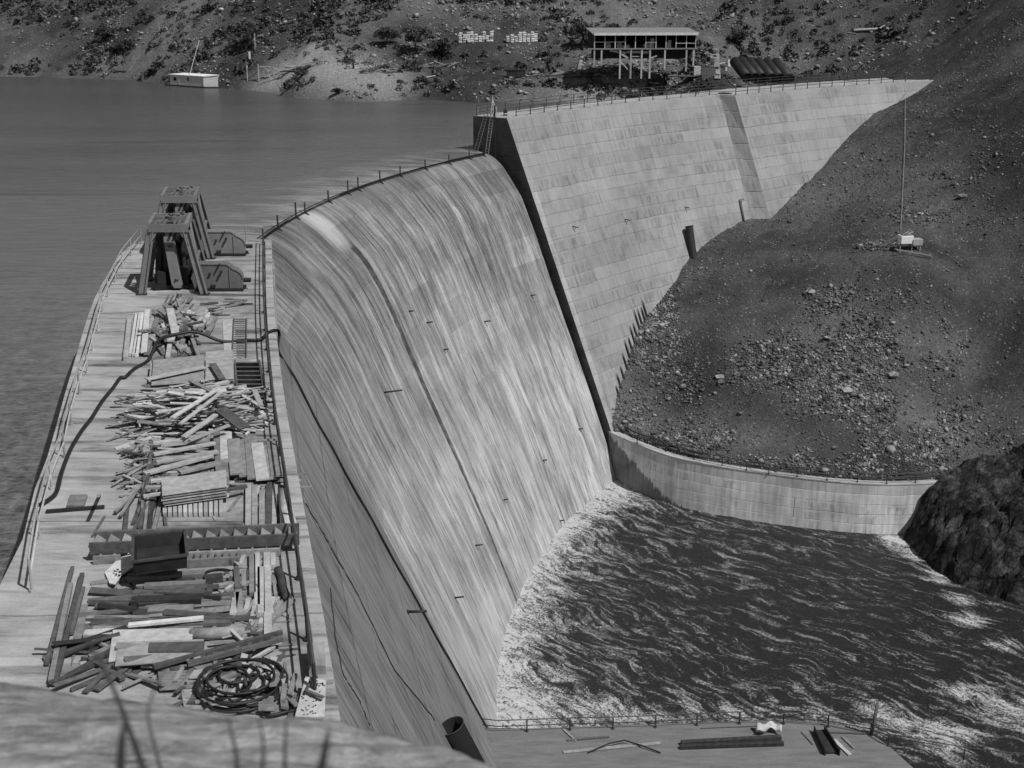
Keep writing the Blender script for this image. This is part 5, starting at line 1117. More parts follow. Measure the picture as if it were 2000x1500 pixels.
def sheet(q4, z, th, m, label, name='sheet', cat='sheet'):
    q = [Vector(at(*p, zz)) for p, zz in zip(q4, z if isinstance(z, (list, tuple)) else [z] * 4)]; mb = MB(); mb.hexa(q, [p + Vector((0, 0, th)) for p in q]); return tag(mb.build(name, m), label, cat)
sheet(((221, 1232), (377, 1228), (375, 1268), (212, 1294)), .22, .03, 'wood_pale', 'large pale ply sheet, the upper of two')
sheet(((232, 1256), (398, 1250), (393, 1288), (225, 1302)), .26, .03, 'wood_light', 'large stained ply sheet, the lower of two')
sheet(((292, 1257), (400, 1254), (398, 1274), (290, 1275)), .30, .03, 'wood_dark', 'dark rough strip lying on the stained sheet')
br = empty('trestle_rail', at(302, 1303, 0), 'two parallel dark rails joined by blocks lying aslant', 'rails')
for a, b in (((300, 1302), (551, 1235)), ((366, 1297), (552, 1248))): mb = MB(); mb.beam(Vector(at(*a, .3)), Vector(at(*b, .3)), .12, .1); mb.build('rail', 'wood_dark', br)
for k in range(8): t = .3 + .09 * k; mb = MB(); a = Vector(at(300 + 251 * t, 1302 - 67 * t, .25)); mb.beam(a, a + Vector((.05, -.32, 0)), .1, .08); mb.build('spacer', 'wood_dark', br)
# corrugated iron sheets
def corrugated(q4, label, z=.05, nrib=9):
    q = [Vector(at(*p, z)) for p in q4]; P_ = np.zeros((nrib * 6 + 1, 8, 3))
    for i in range(nrib * 6 + 1):
        v = i / (nrib * 6)
        for j in range(8): u = j / 7; p = q[0].lerp(q[1], u).lerp(q[3].lerp(q[2], u), v); P_[i, j] = (p.x, p.y, p.z + .05 + .045 * math.sin(i * math.pi / 3))
    o = grid_mesh('corrugated_sheet', P_, 'wood_mid'); o['label'] = label; o['category'] = 'sheet'; o['group'] = 'corrugated iron sheets'; return o
corrugated(((308, 1306), (425, 1300), (430, 1345), (312, 1352)), 'corrugated iron sheet lying left of the black cable coil', .06, 8)
corrugated(((405, 1300), (552, 1298), (555, 1340), (408, 1344)), 'corrugated iron sheet behind the black cable coil', .03, 8)
corrugated(((352, 1340), (462, 1336), (468, 1392), (360, 1388)), 'corrugated iron sheet below left of the cable coil', .02, 8)
corrugated(((455, 1338), (545, 1335), (545, 1398), (462, 1396)), 'corrugated iron sheet under the right side of the coil', .0, 8)
corrugated(((505, 1365), (535, 1365), (535, 1392), (505, 1392)), 'small corrugated offcut right of the coil', .12, 5)
mb = MB(); rr1 = random.Random(5); pts = []
for k in range(300):
    t = k / 300 * 2 * math.pi * 15; ra = .22 + .62 * abs(math.sin(t * .21 + 1)) + .10 * math.sin(t * .63) + .03 * rr1.random(); cx_, cy_, _ = at(474 + 16 * math.sin(t * .17), 1346 + 9 * math.cos(t * .29), 0)
    pts.append((cx_ + ra * 1.15 * math.cos(t), cy_ + ra * math.sin(t) * 1.2, .08 + .30 * (.5 + .5 * math.sin(t * .37)) * (k / 300)))
mb.tube(densify(pts, 2), .036, 6); cl = tag(mb.build('cable_coil', 'rubber', smooth=True), 'big tangled coil of thick black cable on the corrugated sheets', 'cable')
mb = MB(); mb.tube(densify([at(515, 1320, .2), at(540, 1335, .1), at(560, 1350, .1), at(575, 1385, .1), at(560, 1390, .1), at(520, 1398, .1), at(508, 1380, .1), at(512, 1362, .1)], 4), .04, 6); mb.tube(densify([at(360, 1310, .1), at(400, 1340, .1), at(430, 1352, .15), at(500, 1358, .2)], 4), .03, 6); tag(mb.build('cable_end', 'rubber', smooth=True), 'loose cable tail looping right of the big coil', 'cable')
jumble('scrap_board', [(350, 1295), (500, 1290), (510, 1345), (350, 1352)], 22, .4, 1.3, 75, 25, (.1, .16, .2), MW, 'short scrap board strewn around the corrugated sheets', 'scrap around the corrugated sheets', .2, 41)
jumble('scrap_board', [(440, 1235), (510, 1235), (520, 1300), (440, 1300)], 22, .4, 1.1, 60, 50, (.08, .14), MW, 'short scrap board in the litter below the lengthwise timbers', 'litter below the timbers', .3, 42)
ppl = sheet(((597, 1325), (637, 1332), (634, 1404), (576, 1404)), (.35, .35, .1, .1), .05, 'wood_pale', 'battered spotted panel with many nail holes by the railing foot', 'nailed_panel', 'panel')
rq = random.Random(9); _c = [Vector(at(*p, zz)) for p, zz in zip(((597, 1325), (637, 1332), (634, 1404), (576, 1404)), (.35, .35, .1, .1))]
for k in range(46): u_, v_ = rq.uniform(.06, .94), rq.uniform(.05, .95); q = (_c[0].lerp(_c[1], u_)).lerp(_c[3].lerp(_c[2], u_), v_) + Vector((0, 0, .052)); mb = MB(); mb.tube([q, q + Vector((0, 0, .006))], .022, 6); mb.build('nail_hole', 'black', ppl)
mb = MB(); mb.beam(Vector(at(600, 1350, .37)), Vector(at(632, 1362, .37)), .08, .04); mb.build('cleat', 'wood_dark', ppl)
T([(608, 1328), (598, 1352)], .05, .04, 'wood_dark', 'thin dark strip lying on the nailed panel', z=.4)
sheet(((600, 1278), (634, 1274), (637, 1322), (604, 1322)), .1, .3, 'concrete_plain', 'low grey concrete block beside the railing foot', 'concrete_block', 'block')
jumble('scrap_board', [(548, 1338), (585, 1338), (578, 1398), (550, 1398)], 8, .5, 1.0, 95, 12, (.12, .18), ['wood_light', 'wood_mid'], 'narrow board leaning between the coil and the nailed panel', 'boards between coil and nailed panel', .3, 43)
# long rods at the left
LR = [((142, 1112), (92, 1300), .1, 'wood_dark', 'leftmost long dark pole of the four at the deck edge'), ((138, 1146), (100, 1336), .13, 'wood_mid', 'second long pole of the four, light topped'), ((161, 1126), (108, 1340), .12, 'wood_dark', 'third long pole of the four, darkest'), ((163, 1152), (140, 1240), .1, 'wood_dark', 'short fourth pole right of the long ones')]
for a, b, w_, m, lb in LR: T([a, b], w_, w_, m, lb, z=.05)
sheet(((150, 1185), (172, 1182), (165, 1230), (140, 1300)), .02, .03, 'wood_mid', 'worn plank sheet right of the four long poles')
T([(240, 1345), (300, 1318)], .06, .05, 'wood_mid', 'thin stick near the deck corner by the ledge', z=.1); T([(176, 1290), (240, 1330)], .16, .1, 'wood_dark', 'dark baulk near the ledge under the twigs', z=.05)

# ------------------------------------------------------------------ things on the lower platform
def zs35(px, py, dz=0.): return Vector(at(px, py, -35.5 + dz))
def P35(a, b, w_, h_, m, label, z=.03, name='timber', cat='timber', group=None):
    p, q = zs35(*a, z) + Vector((0, 0, h_ / 2)), zs35(*b, z) + Vector((0, 0, h_ / 2)); mb = MB(); mb.beam(p, q, w_, h_); return tag(mb.build(name, m, bevel=.01), label, cat, group)
P35((1330, 1455), (1525, 1444), .35, .3, 'wood_black', 'long dark baulk lying on the lower platform under the canvas')
P35((1328, 1462), (1530, 1455), .3, .25, 'wood_black', 'second dark baulk in front of the first on the lower platform')
P35((1368, 1423), (1518, 1417), .06, .06, 'wood_dark', 'thin dark rod lying close behind the platform railing')
P35((1100, 1470), (1290, 1452), .3, .08, 'wood_mid', 'weathered plank in the small litter on the lower platform')
P35((1100, 1425), (1125, 1448), .12, .08, 'wood_light', 'pale stick crossing the small litter on the lower platform'); P35((1108, 1447), (1190, 1440), .14, .12, 'wood_dark', 'dark short beam in the small litter on the lower platform')
P35((1628, 1445), (1660, 1475), .3, .08, 'wood_light', 'bright short plank near the platform corner'); P35((1645, 1440), (1668, 1462), .18, .08, 'wood_mid', 'dull short plank beside the bright one at the platform corner'); P35((1565, 1430), (1588, 1455), .06, .05, 'wood_dark', 'thin bent rod in the middle of the platform')
P35((1620, 1431), (1690, 1434), .14, .1, 'wood_dark', 'dark batten at the foot of the last platform posts')
cf = empty('steel_channel', zs35(1610, 1440), 'dark upright-sided steel channel running off the lower platform', 'channel')
for a, b in (((1590, 1424), (1612, 1470)), ((1610, 1423), (1640, 1470))): mb = MB(); mb.beam(zs35(*a, .25), zs35(*b, .25), .08, .5); mb.build('flange', 'steel_dark', cf)
mb = MB(); mb.beam(zs35(1600, 1426, .12), zs35(1626, 1470, .12), .8, .06); mb.build('web', 'steel_dark', cf)
C_ = np.zeros((14, 9, 3)); 
for i in range(14):
    for j in range(9):
        p = zs35(1476 + 50 * i / 13, 1424 + 13 * j / 8 + 3 * math.sin(i * .5)); C_[i, j] = (p.x, p.y, p.z + .35 + .22 * math.sin(j * .8 + i * .3) + .1 * math.sin(i * 1.1))
cv = grid_mesh('canvas', C_, 'sack'); tag(cv, 'pale crumpled canvas thrown over the end of the dark baulks', 'canvas'); sm = cv.modifiers.new('s', 'SOLIDIFY'); sm.thickness = .04
mb = MB(); mb.tube([zs35(1702, 1436), zs35(1702, 1436) + Vector((.3, .25, 2.4))], .12, 9); tag(mb.build('pole', 'wood_dark', smooth=True), 'thick leaning pole standing at the corner of the lower platform', 'pole')
mb = MB(); mb.tube([zs35(1148, 1470, .1), zs35(1190, 1452, .35), zs35(1220, 1446, .3), zs35(1250, 1455, .2), zs35(1290, 1470, .1)], .05, 6); tag(mb.build('rope', 'rubber'), 'dark rope humped over the litter on the lower platform', 'rope')

# ------------------------------------------------------------------ rock outcrop at the end of the training wall
wl = [at2(x, y, -41) for x, y in ((1764, 1052), (1785, 1078), (1815, 1105), (1850, 1130), (1890, 1148), (1950, 1172), (2060, 1215))]
op = []
for k, (x, y) in enumerate(wl):
    op += [(x, y, -41.3), (x - 1.0, y - 2.2, -46), (x + 1.4, y + 1.6, -38.9 + .2 * k), (x + 5, y + 3.5, -35.5 + .3 * k)]
op += [(42.9, 127.6, -38.6), (44.4, 127.9, -36.4), (46.2, 129.0, -34.8), (48, 131, -34.3), (41.2, 129.5, -46), (42.5, 130.5, -40), (51, 133, -34), (58, 131, -31), (66, 128, -27), (75, 120, -22), (48.5, 124.5, -35.2), (54, 121, -33.5)]
ot = TPS(op, .2); ox, oy = np.meshgrid(np.linspace(38.5, 80, 105), np.linspace(100, 138, 96), indexing='ij')
oz = ot(ox, oy); crag = 1.5 * (1 - np.abs(fbm(ox * .33, oy * .33, 5, .62)) * 4) * .6 + fbm(ox * 1.2, oy * 1.2, 4, .65) * 1.0
oz = oz + (crag - .5) * 1.5 * np.clip((oz + 43) / 3, .1, 1); oz = np.where(oy > 132.5 - (ox - 42) * .0, -46, oz)
oc = grid_mesh('rock_outcrop', np.stack([ox + nr.uniform(-.17, .17, ox.shape), oy + nr.uniform(-.17, .17, ox.shape), oz + nr.uniform(-.22, .22, ox.shape)], -1), 'outcrop', smooth=False); tag(oc, 'dark craggy rock outcrop at the end of the curved training wall', 'rock')

# ------------------------------------------------------------------ hopper on the slope, its poles and the hanging cable
g0 = hit_h(1770, 487, mound_z, 110, 240)
hp = empty('hopper', g0, 'small pale timber hopper standing alone on the spoil slope', 'hopper')
mb = MB(); mb.box(g0 + Vector((-.2, 0, .75)), 1.5, 1.3, .95, .1); mb.build('box', 'white_paint', hp, bevel=.03)
mb = MB(); mb.box(g0 + Vector((1.1, -.1, .55)), 1.2, 1.1, .75, .1); mb.build('side_box', 'wood_light', hp, bevel=.03)
mb = MB(); mb.box(g0 + Vector((-.2, 0, 1.705)), 1.2, 1.0, .02, .1); mb.build('opening', 'wood_dark', hp)
for sx in (-.9, .5, 1.5):
    for sy in (-.5, .5): mb = MB(); mb.beam(g0 + Vector((sx, sy, -.8)), g0 + Vector((sx, sy, .8)), .12, .12, up=(0, 1, 0)); mb.build('leg', 'wood_mid', hp)
for k in range(2): mb = MB(); mb.beam(g0 + Vector((-1.6, -.7 - .6 * k, .15)), g0 + Vector((2.6, -1.4 - .5 * k, -.5)), .12, .1); mb.build('skid', 'wood_mid', hp)
for k, (a, b) in enumerate((((1700, 488), (1778, 446)), ((1709, 490), (1786, 450)))):
    p, q = hit_h(*a, mound_z, 110, 240), g0 + Vector((.2 + .5 * k, .2, 2.1)); mb = MB(); mb.tube([p + Vector((0, 0, .15)), p.lerp(q, .5), q], .06, 6); tag(mb.build('pole', 'wood_light', smooth=True), ['upper of the two pale poles propped against the hopper', 'lower of the two pale poles propped against the hopper'][k], 'pole')
pts = []
for px, py in [(1767, 178)] + [(np.interp(q, (185, 290, 455), (1768, 1767, 1759)), q) for q in range(188, 456, 8)]: 
    v = hit_h(px, py, mound_z, 110, 240) if py > 186 else Vector(at(px, py, 0)); pts.append(v + Vector((0, 0, .22)))
mb = MB(); mb.tube(densify([tuple(p) for p in pts], 3), .028, 5); tag(mb.build('cable', 'rail_light', smooth=True), 'pale cable hanging from the crest down to the hopper', 'cable')
for px, py, a, lb in ((1350, 712, 10, 'dark rod lying on the bare patch of the spoil slope'), (1880, 230, 30, 'dark bent stake on the slope near the end of the crest'), (1755, 290, -25, 'dark log lying on the slope beside the hanging cable')):
    v = hit_h(px, py, mound_z, 110, 240); mb = MB(); mb.tube([v + Vector((-.9, 0, .1)), v + Vector((.9, .3, .25))], .06, 6); tag(mb.build('rod', 'steel_dark'), lb, 'rod')

# ------------------------------------------------------------------ far bank: floating hut, workshop on stilts, pipes, stacks
def bh(px, py): return hit_h(px, py, bank_z, 150, 400)
A_, B_ = Vector(at(333, 167.5, -4)), Vector(at(399, 172, -4)); u_ = (B_ - A_); L_ = u_.length; u_.normalize(); v_ = Vector((-u_.y, u_.x, 0)) * (1 if Vector((-u_.y, u_.x, 0)).y > 0 else -1); up = Vector((0, 0, 1))
v_ = (v_ * .55 + u_ * .85).normalized()
hut = empty('floating_hut', A_, 'white flat-roofed hut floating by the far shore', 'hut'); W_ = lambda a, b, c: A_ + u_ * a + v_ * b + up * c
dv = 2.6; h_ = 2.0
mb = MB(); mb.hexa([W_(0, 0, .25), W_(L_, 0, .25), W_(L_, dv, .25), W_(0, dv, .25)], [W_(0, 0, h_), W_(L_, 0, h_), W_(L_, dv, h_ + .25), W_(0, dv, h_ + .25)]); mb.build('wall', 'white_paint', hut)
mb = MB(); mb.hexa([W_(-.2, -.2, h_ + .01), W_(L_ + .2, -.2, h_ + .01), W_(L_ + .2, dv + .2, h_ + .27), W_(-.2, dv + .2, h_ + .27)], [W_(-.2, -.2, h_ + .12), W_(L_ + .2, -.2, h_ + .12), W_(L_ + .2, dv + .2, h_ + .38), W_(-.2, dv + .2, h_ + .38)]); mb.build('roof', 'sack', hut)
for a0, a1, c0, c1, nm in ((1.0, 1.75, 1.0, 1.6, 'window'), (4.7, 5.1, 1.1, 1.75, 'window')):
    mb = MB(); mb.hexa([W_(a0, -.03, c0), W_(a1, -.03, c0), W_(a1, -.005, c0), W_(a0, -.005, c0)], [W_(a0, -.03, c1), W_(a1, -.03, c1), W_(a1, -.005, c1), W_(a0, -.005, c1)]); mb.build(nm, 'black', hut)
mb = MB(); mb.beam(W_(2.5, -.04, .3), W_(2.5, -.04, h_), .08, .06, up=v_); mb.beam(W_(L_ - .05, -.04, .3), W_(L_ - .05, -.04, h_), .08, .06, up=v_); mb.build('corner_trim', 'wood_pale', hut)
mb = MB(); mb.hexa([W_(-.8, -.5, -.3), W_(L_ + .8, -.5, -.3), W_(L_ + .8, dv + .5, -.3), W_(-.8, dv + .5, -.3)], [W_(-.8, -.5, .22), W_(L_ + .8, -.5, .22), W_(L_ + .8, dv + .5, .22), W_(-.8, dv + .5, .22)]); mb.build('raft', 'wood_black', hut)
mb = MB(); mb.tube([W_(3.6, 1.2, h_), W_(3.7, 1.2, h_ + .5)], .12, 8); mb.tube([W_(2.1, 1.2, h_), W_(2.1, 1.2, h_ + .4)], .08, 8); mb.build('vent', 'sack', hut)
mb = MB(); mb.tube([W_(3.8, 1.2, h_ + .4), bh(390, 96) + up * 1.5], .06, 5); tag(mb.build('mooring_line', 'wood_light'), 'pale slanting line from the hut roof up to the hillside', 'rope')

# workshop
F0, F1 = Vector(at(1159, 150, 0)), Vector(at(1357, 149, 0)); fx = F1 - F0; WL = fx.length; fx.normalize(); fy = Vector((-fx.y, fx.x, 0)); fy = fy if fy.y > 0 else -fy
sc = WL / 198.; ws = empty('workshop', F0, 'long open-fronted workshop standing on timber stilts above the road', 'building')
def Wk(px, py, d=0.): return F0 + fx * ((px - 1159) * sc) + fy * d + up * ((150 - py) * .0792)
fz, tz, rz = 94.5, 66, 57; DP = 8.
mb = MB(); mb.hexa([Wk(1147, fz + 1.5, -.2), Wk(1360, fz + 1.5, -.2), Wk(1360, fz + 1.5, DP), Wk(1147, fz + 1.5, DP)], [Wk(1147, fz - .8, -.2), Wk(1360, fz - .8, -.2), Wk(1360, fz - .8, DP), Wk(1147, fz - .8, DP)]); mb.build('floor', 'wood_mid', ws)
mb = MB(); mb.hexa([Wk(1155, tz, -.5), Wk(1361, tz, -.5), Wk(1361, tz - 7, DP + .4), Wk(1155, tz - 7, DP + .4)], [Wk(1155, tz - 2, -.5), Wk(1361, tz - 2, -.5), Wk(1361, tz - 9, DP + .4), Wk(1155, tz - 9, DP + .4)]); mb.build('roof', 'wood_mid', ws)
mb = MB(); mb.beam(Wk(1158, tz - .8, -.56), Wk(1360, tz - .8, -.56), .06, .42); mb.build('fascia', 'sack', ws)
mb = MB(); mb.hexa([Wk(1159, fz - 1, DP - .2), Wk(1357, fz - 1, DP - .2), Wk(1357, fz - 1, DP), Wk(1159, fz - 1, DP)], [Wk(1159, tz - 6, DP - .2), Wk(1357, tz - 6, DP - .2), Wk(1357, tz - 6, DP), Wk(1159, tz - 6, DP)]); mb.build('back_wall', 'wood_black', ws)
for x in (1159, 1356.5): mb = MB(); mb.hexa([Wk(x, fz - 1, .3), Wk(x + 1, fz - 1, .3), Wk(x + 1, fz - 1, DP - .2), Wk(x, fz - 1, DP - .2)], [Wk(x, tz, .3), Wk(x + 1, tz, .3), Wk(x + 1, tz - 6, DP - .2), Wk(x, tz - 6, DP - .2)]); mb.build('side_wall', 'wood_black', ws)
for x in (1160, 1180, 1200, 1219.5, 1239, 1259, 1279, 1298.5, 1318, 1338, 1356): mb = MB(); mb.beam(Wk(x, fz - 1), Wk(x, tz), .13, .13, up=(0, 1, 0)); mb.build('front_post', 'wood_pale', ws)
for a, b, y in ((1161, 1219, 81), (1259, 1279, 82), (1316, 1356, 84)): mb = MB(); mb.beam(Wk(a, y), Wk(b, y), .08, .1); mb.build('hand_rail', 'wood_light', ws)
for x, y in ((1160, 124), (1174, 120), (1210, 150), (1231, 150), (1252, 150), (1268, 150), (1297, 132), (1339, 136), (1353, 126)):
    mb = MB(); mb.beam(Wk(x, y + 4), Wk(x, fz + 1.5), .26, .26, up=(0, 1, 0)); mb.build('stilt', 'wood_light', ws)
for a, b, w_ in (((1208, 102), (1264, 137), .3), ((1190, 98), (1222, 103), .35), ((1223, 101), (1266, 102), .35), ((1212, 120), (1228, 138), .15), ((1256, 118), (1282, 109), .2), ((1298, 117), (1324, 118), .15), ((1233, 110), (1250, 110), .1)): mb = MB(); mb.beam(Wk(*a, .25), Wk(*b, .25), .12, w_); mb.build('brace', 'wood_light', ws)
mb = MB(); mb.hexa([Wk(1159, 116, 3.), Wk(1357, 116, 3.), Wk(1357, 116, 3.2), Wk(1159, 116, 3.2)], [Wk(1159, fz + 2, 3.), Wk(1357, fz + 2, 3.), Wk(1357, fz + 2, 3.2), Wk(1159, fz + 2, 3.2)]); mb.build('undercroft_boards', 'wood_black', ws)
for x, y, sx, sz, lb in ((1186, fz - 1, 1.1, .8, 'pale crate on the workshop floor, left end'), (1209, fz - 1, .8, .9, 'pale crate beside the left crate in the workshop'), (1222, fz - 1, 1.2, .5, 'low pale sack pile near the third workshop bay'), (1265, fz - 1, 1.5, .8, 'pale heap of sacks in the middle of the workshop'), (1272, fz - 1, .7, 1.5, 'tall pale bundle in the middle of the workshop'), (1306, fz - 1, .6, 1.2, 'slatted crate in the right half of the workshop')):
    c = Wk(x, y, 1.) + Vector((0, 0, .01)); mb = MB(); mb.box(c, sx, .8, sz * .7, .1); mb.box(c + Vector((.1, 0, sz * .7)), sx * .7, .6, sz * .3, .3); tag(mb.build('crate', 'wood_light', bevel=.03), lb, 'crate')
def bjumble(px, py, n, L0, L1, ang, sp, m, label, group, seed, w0=2., hmax=1.):
    r = random.Random(seed); c = bh(px, py)
    for k in range(n):
        p = c + Vector((r.uniform(-w0, w0), r.uniform(-1, 1), 0)); p.z = float(bank_z(np.array([p.x]), np.array([p.y]))[0]) + .1 + hmax * k / n * r.random(); a = R(ang + r.gauss(0, sp)); L = r.uniform(L0, L1); tl = r.gauss(.1, .2); d = Vector((math.cos(a) * math.cos(tl), math.sin(a) * math.cos(tl), math.sin(tl)))
        mb = MB(); mb.beam(p - d * L / 2 + up * .1, p + d * L / 2 + up * .1, .18, .12); tag(mb.build('site_timber', m[k % len(m)]), label, 'timber', group)
bjumble(1152, 150, 16, 1.5, 4, -25, 25, ['wood_dark', 'wood_mid', 'wood_dark'], 'dark timber in the tumbled pile by the road left of the workshop', 'timber pile left of the workshop', 51, 2.2, 1.4)
bjumble(1075, 148, 8, 2, 5, 5, 12, ['wood_light', 'wood_mid'], 'thin timber dropped beside the road between box and workshop', 'timbers beside the road', 52, 3.5, .3)
bjumble(855, 132, 9, 1.5, 4, 10, 25, ['wood_light', 'wood_mid', 'wood_dark'], 'timber in the small pile on the open bench', 'timbers on the open bench', 53, 2.8, .5)
bjumble(745, 138, 9, 1.5, 4, 5, 20, ['wood_mid', 'wood_dark'], 'dark timber in the rubbish pile above the bare slope', 'timbers above the bare slope', 54, 2., .9)
bjumble(585, 132, 12, 3, 7, 2, 8, ['wood_light', 'wood_mid'], 'long timber lying behind the old staging', 'long timbers behind the staging', 55, 4., .6)
bjumble(1250, 147, 40, 1., 3.5, 20, 40, ['wood_light', 'wood_mid', 'wood_light'], 'loose timber in the clutter under the workshop', 'clutter under the workshop', 56, 7.5, .8)
bjumble(1380, 112, 10, 1.5, 4, 0, 12, ['wood_light', 'wood_pale'], 'pale timber stacked beside the right end of the workshop', 'timbers right of the workshop', 57, 2.2, .8)
c = bh(840, 155); mb = MB(); mb.beam(c + Vector((-1, 0, .2)), c + Vector((.9, .6, .5)), .2, .1); tag(mb.build('plank', 'wood_pale'), 'single pale plank lying on the grassy slope above the water', 'plank')
# staging over the water at left
sg = empty('old_staging', bh(505, 155), 'broken pale timber staging at the water edge right of the hut', 'staging')
for k, (x, y0, y1) in enumerate(((484, 158, 128), (506, 160, 126), (520, 154, 132), (527, 152, 134), (536, 152, 137))):
    b = bh(x, y0); mb = MB(); mb.beam(b - up * .6, b + up * ((y0 - y1) * .09), .2, .2, up=(0, 1, 0)); mb.build('post', 'wood_light', sg)
b0, b1, b2 = bh(484, 158) + up * .9, bh(506, 160) + up * 2.2, bh(536, 152) + up * 1.6
for a, b in ((b0 + up * 1.2, b1 + up * .2), (b0 - up * .6, b1 + up * -.3), (b1 + up * .5, b2 + up * .1), (b1 - up * 1.6, b2 - up * .2)): mb = MB(); mb.beam(a, b, .14, .18); mb.build('beam', 'wood_light', sg)
c = bh(488, 117); mb = MB(); mb.beam(c, c + up * 1.4, .3, .2, up=(0, 1, 0)); tag(mb.build('marker_post', 'white_paint'), 'short white post on the hillside above the staging', 'post')
# tank box
c = bh(1008, 150); tk = empty('tank_box', c, 'black rectangular double box standing by the road', 'box')
for k in (-1, 1): mb = MB(); mb.box(c + Vector((k * .78, 0, -.1)), 1.5, 1.3, 1.15, .03); mb.build('compartment', 'steel_dark', tk, bevel=.03)
mb = MB(); mb.box(c + Vector((0, 0, 1.06)), 3.2, 1.5, .06, .03); mb.build('lid', 'steel_dark', tk)
# stacks of pale bags
BG = random.Random(12)
xs = [899, 907, 915, 922, 930, 938, 945, 952, 960, 992, 1000, 1008, 1016, 1024, 1032, 1040, 1046]
for k, x in enumerate(xs):
    c = bh(x, 84 - (k % 9) * .35); top = BG.choice((3, 4, 4, 5)); st_ = empty('bag_stack', c, ['pale stack of bags at the extreme left of the rows', 'second bag stack from the left end', 'third bag stack from the left end', 'fourth bag stack from the left end', 'middle bag stack of the left-hand row', 'bag stack right of the middle of the left-hand row', 'third last bag stack of the left-hand row', 'second last bag stack of the left-hand row', 'last bag stack before the gap in the rows', 'first bag stack after the gap', 'second bag stack after the gap', 'third bag stack after the gap', 'bag stack at the middle of the right-hand row', 'bag stack right of the middle of the right-hand row', 'third last bag stack of the right-hand row', 'second last bag stack of the right-hand row', 'pale bag stack at the extreme right of the rows'][k], 'stack', 'stacks of pale bags on the hillside')
    for j in range(top):
        mb = MB(); mb.box(c + Vector((BG.uniform(-.08, .08), BG.uniform(-.08, .08), -.05 + j * .38)), .62, .5, .34, BG.uniform(-.2, .2)); mb.build('bag', 'sack', st_, bevel=.09)
# penstock pipe sections
for k, (x0, y0, x1, y1) in enumerate(((1460, 157, 1444, 126), (1475, 157, 1460, 131), (1490, 157, 1478, 134), (1508, 158, 1492, 133), (1524, 158, 1508, 135), (1543, 159, 1528, 138))):
    a = Vector(at(x0, y0 - 9, .9)); a.z = .55; d = Vector((-1.2, 5.6 + .3 * (k % 2), 2.15)); pp = empty('pipe_section', a, ['big black pipe section lying leftmost in the row', 'second big pipe section from the left', 'third big pipe section from the left', 'third big pipe section from the right', 'second big pipe section from the right', 'big black pipe section lying rightmost in the row'][k], 'pipe', 'big pipe sections above the crest')
    mb = MB(); mb.tube([a, a + d], .8, 20, caps=False); o = mb.build('shell', 'steel_dark', pp, smooth=True); sm = o.modifiers.new('s', 'SOLIDIFY'); sm.thickness = .05
    mb = MB(); mb.tube([a + d * .01, a + d * .03], .84, 20); o = mb.build('end_plate', 'black', pp)
# timber walkways climbing the hill
for k, (px, y0, y1, w_, lb) in enumerate(((1403, 158, 98, 1.0, 'plank walkway climbing the hill right of the workshop'), (1132, 148, 110, .6, 'pale plank chute climbing the hill left of the workshop'))):
    rt_ = empty('plank_walkway', bh(px, y0), lb, 'walkway'); n = 10
    for j in range(n): y = y0 + (y1 - y0) * j / n; a, b = bh(px - (3 if k else 2) + j * (.9 if k else -.4), y), bh(px - (2 if k else 1) + j * (.9 if k else -.4), y + (y1 - y0) / n); mb = MB(); mb.beam(a + up * .25, a.lerp(b, .85) + up * .35, w_, .08); mb.build('plank', 'wood_mid', rt_)
# flat wagon with crate and dark screen
c = bh(1350, 156); wg = empty('flat_wagon', c, 'low dark wagon on the track below the workshop', 'wagon'); mb = MB(); mb.box(c + up * .45, 4.4, 1.5, .18, .03); mb.build('deck', 'wood_dark', wg)
for sx in (-1.6, 1.6):
    for sy in (-.6, .6): mb = MB(); q = c + Vector((sx, sy, .28)); mb.tube([q - Vector((0, .06, 0)), q + Vector((0, .06, 0))], .26, 12); mb.build('wheel', 'steel_dark', wg)
mb = MB(); mb.box(c + Vector((.9, .2, .64)), 1.1, 1., 1.5, .05); tag(mb.build('crate', 'wood_light', bevel=.03), 'tall slatted pale crate standing on the flat wagon', 'crate')
c = bh(1384, 154); mb = MB(); mb.box(c, 2.2, .25, 1.7, .02); tag(mb.build('screen', 'wood_dark'), 'dark square screen standing by the foot of the walkway', 'screen')
c = bh(1424, 131); mb = MB(); mb.box(c - up * .1, .5, .1, 1.3, .1); tag(mb.build('notice_board', 'white_paint'), 'small blank white board standing beside the big pipes', 'board')
mb = MB(); mb.box(bh(1418, 140), .4, .3, .7, .1); tag(mb.build('drum', 'white_paint', bevel=.05), 'small pale drum beside the blank white board', 'drum')
def log_at(px0, py0, px1, py1, r_, m, lb): a, b = bh(px0, py0), bh(px1, py1); mb = MB(); mb.tube([a + up * r_, b + up * r_], r_, 7); tag(mb.build('log', m), lb, 'log')
log_at(1668, 62, 1735, 60, .25, 'wood_light', 'bleached log lying near the top of the right hillside'); log_at(1700, 65, 1728, 52, .15, 'wood_light', 'bleached branch crossing the log on the right hillside'); log_at(1655, 68, 1672, 70, .12, 'wood_mid', 'short stick left of the bleached log'); log_at(222, 141, 246, 142, .16, 'wood_black', 'black log lying just above the left shoreline'); log_at(1815, 88, 1893, 95, .1, 'wood_light', 'pale bare pole lying on the hillside at the right edge')
# stretch of rail track along the road
tr = empty('rail_track', Vector(at(1150, 158, -.1)), 'narrow rail track running along the bench behind the crest', 'track')
for o_ in (0, 1.0):
    pts_ = []
    for x in range(1010, 1420, 40): v = bh(x, 153); w2 = Vector((v.x, v.y + o_, 0)); w2.z = float(bank_z(np.array([w2.x]), np.array([w2.y]))[0]) + .25; pts_.append(tuple(w2))
    mb = MB(); mb.tube(pts_, .06, 5); mb.build('rail', 'steel_dark', tr)
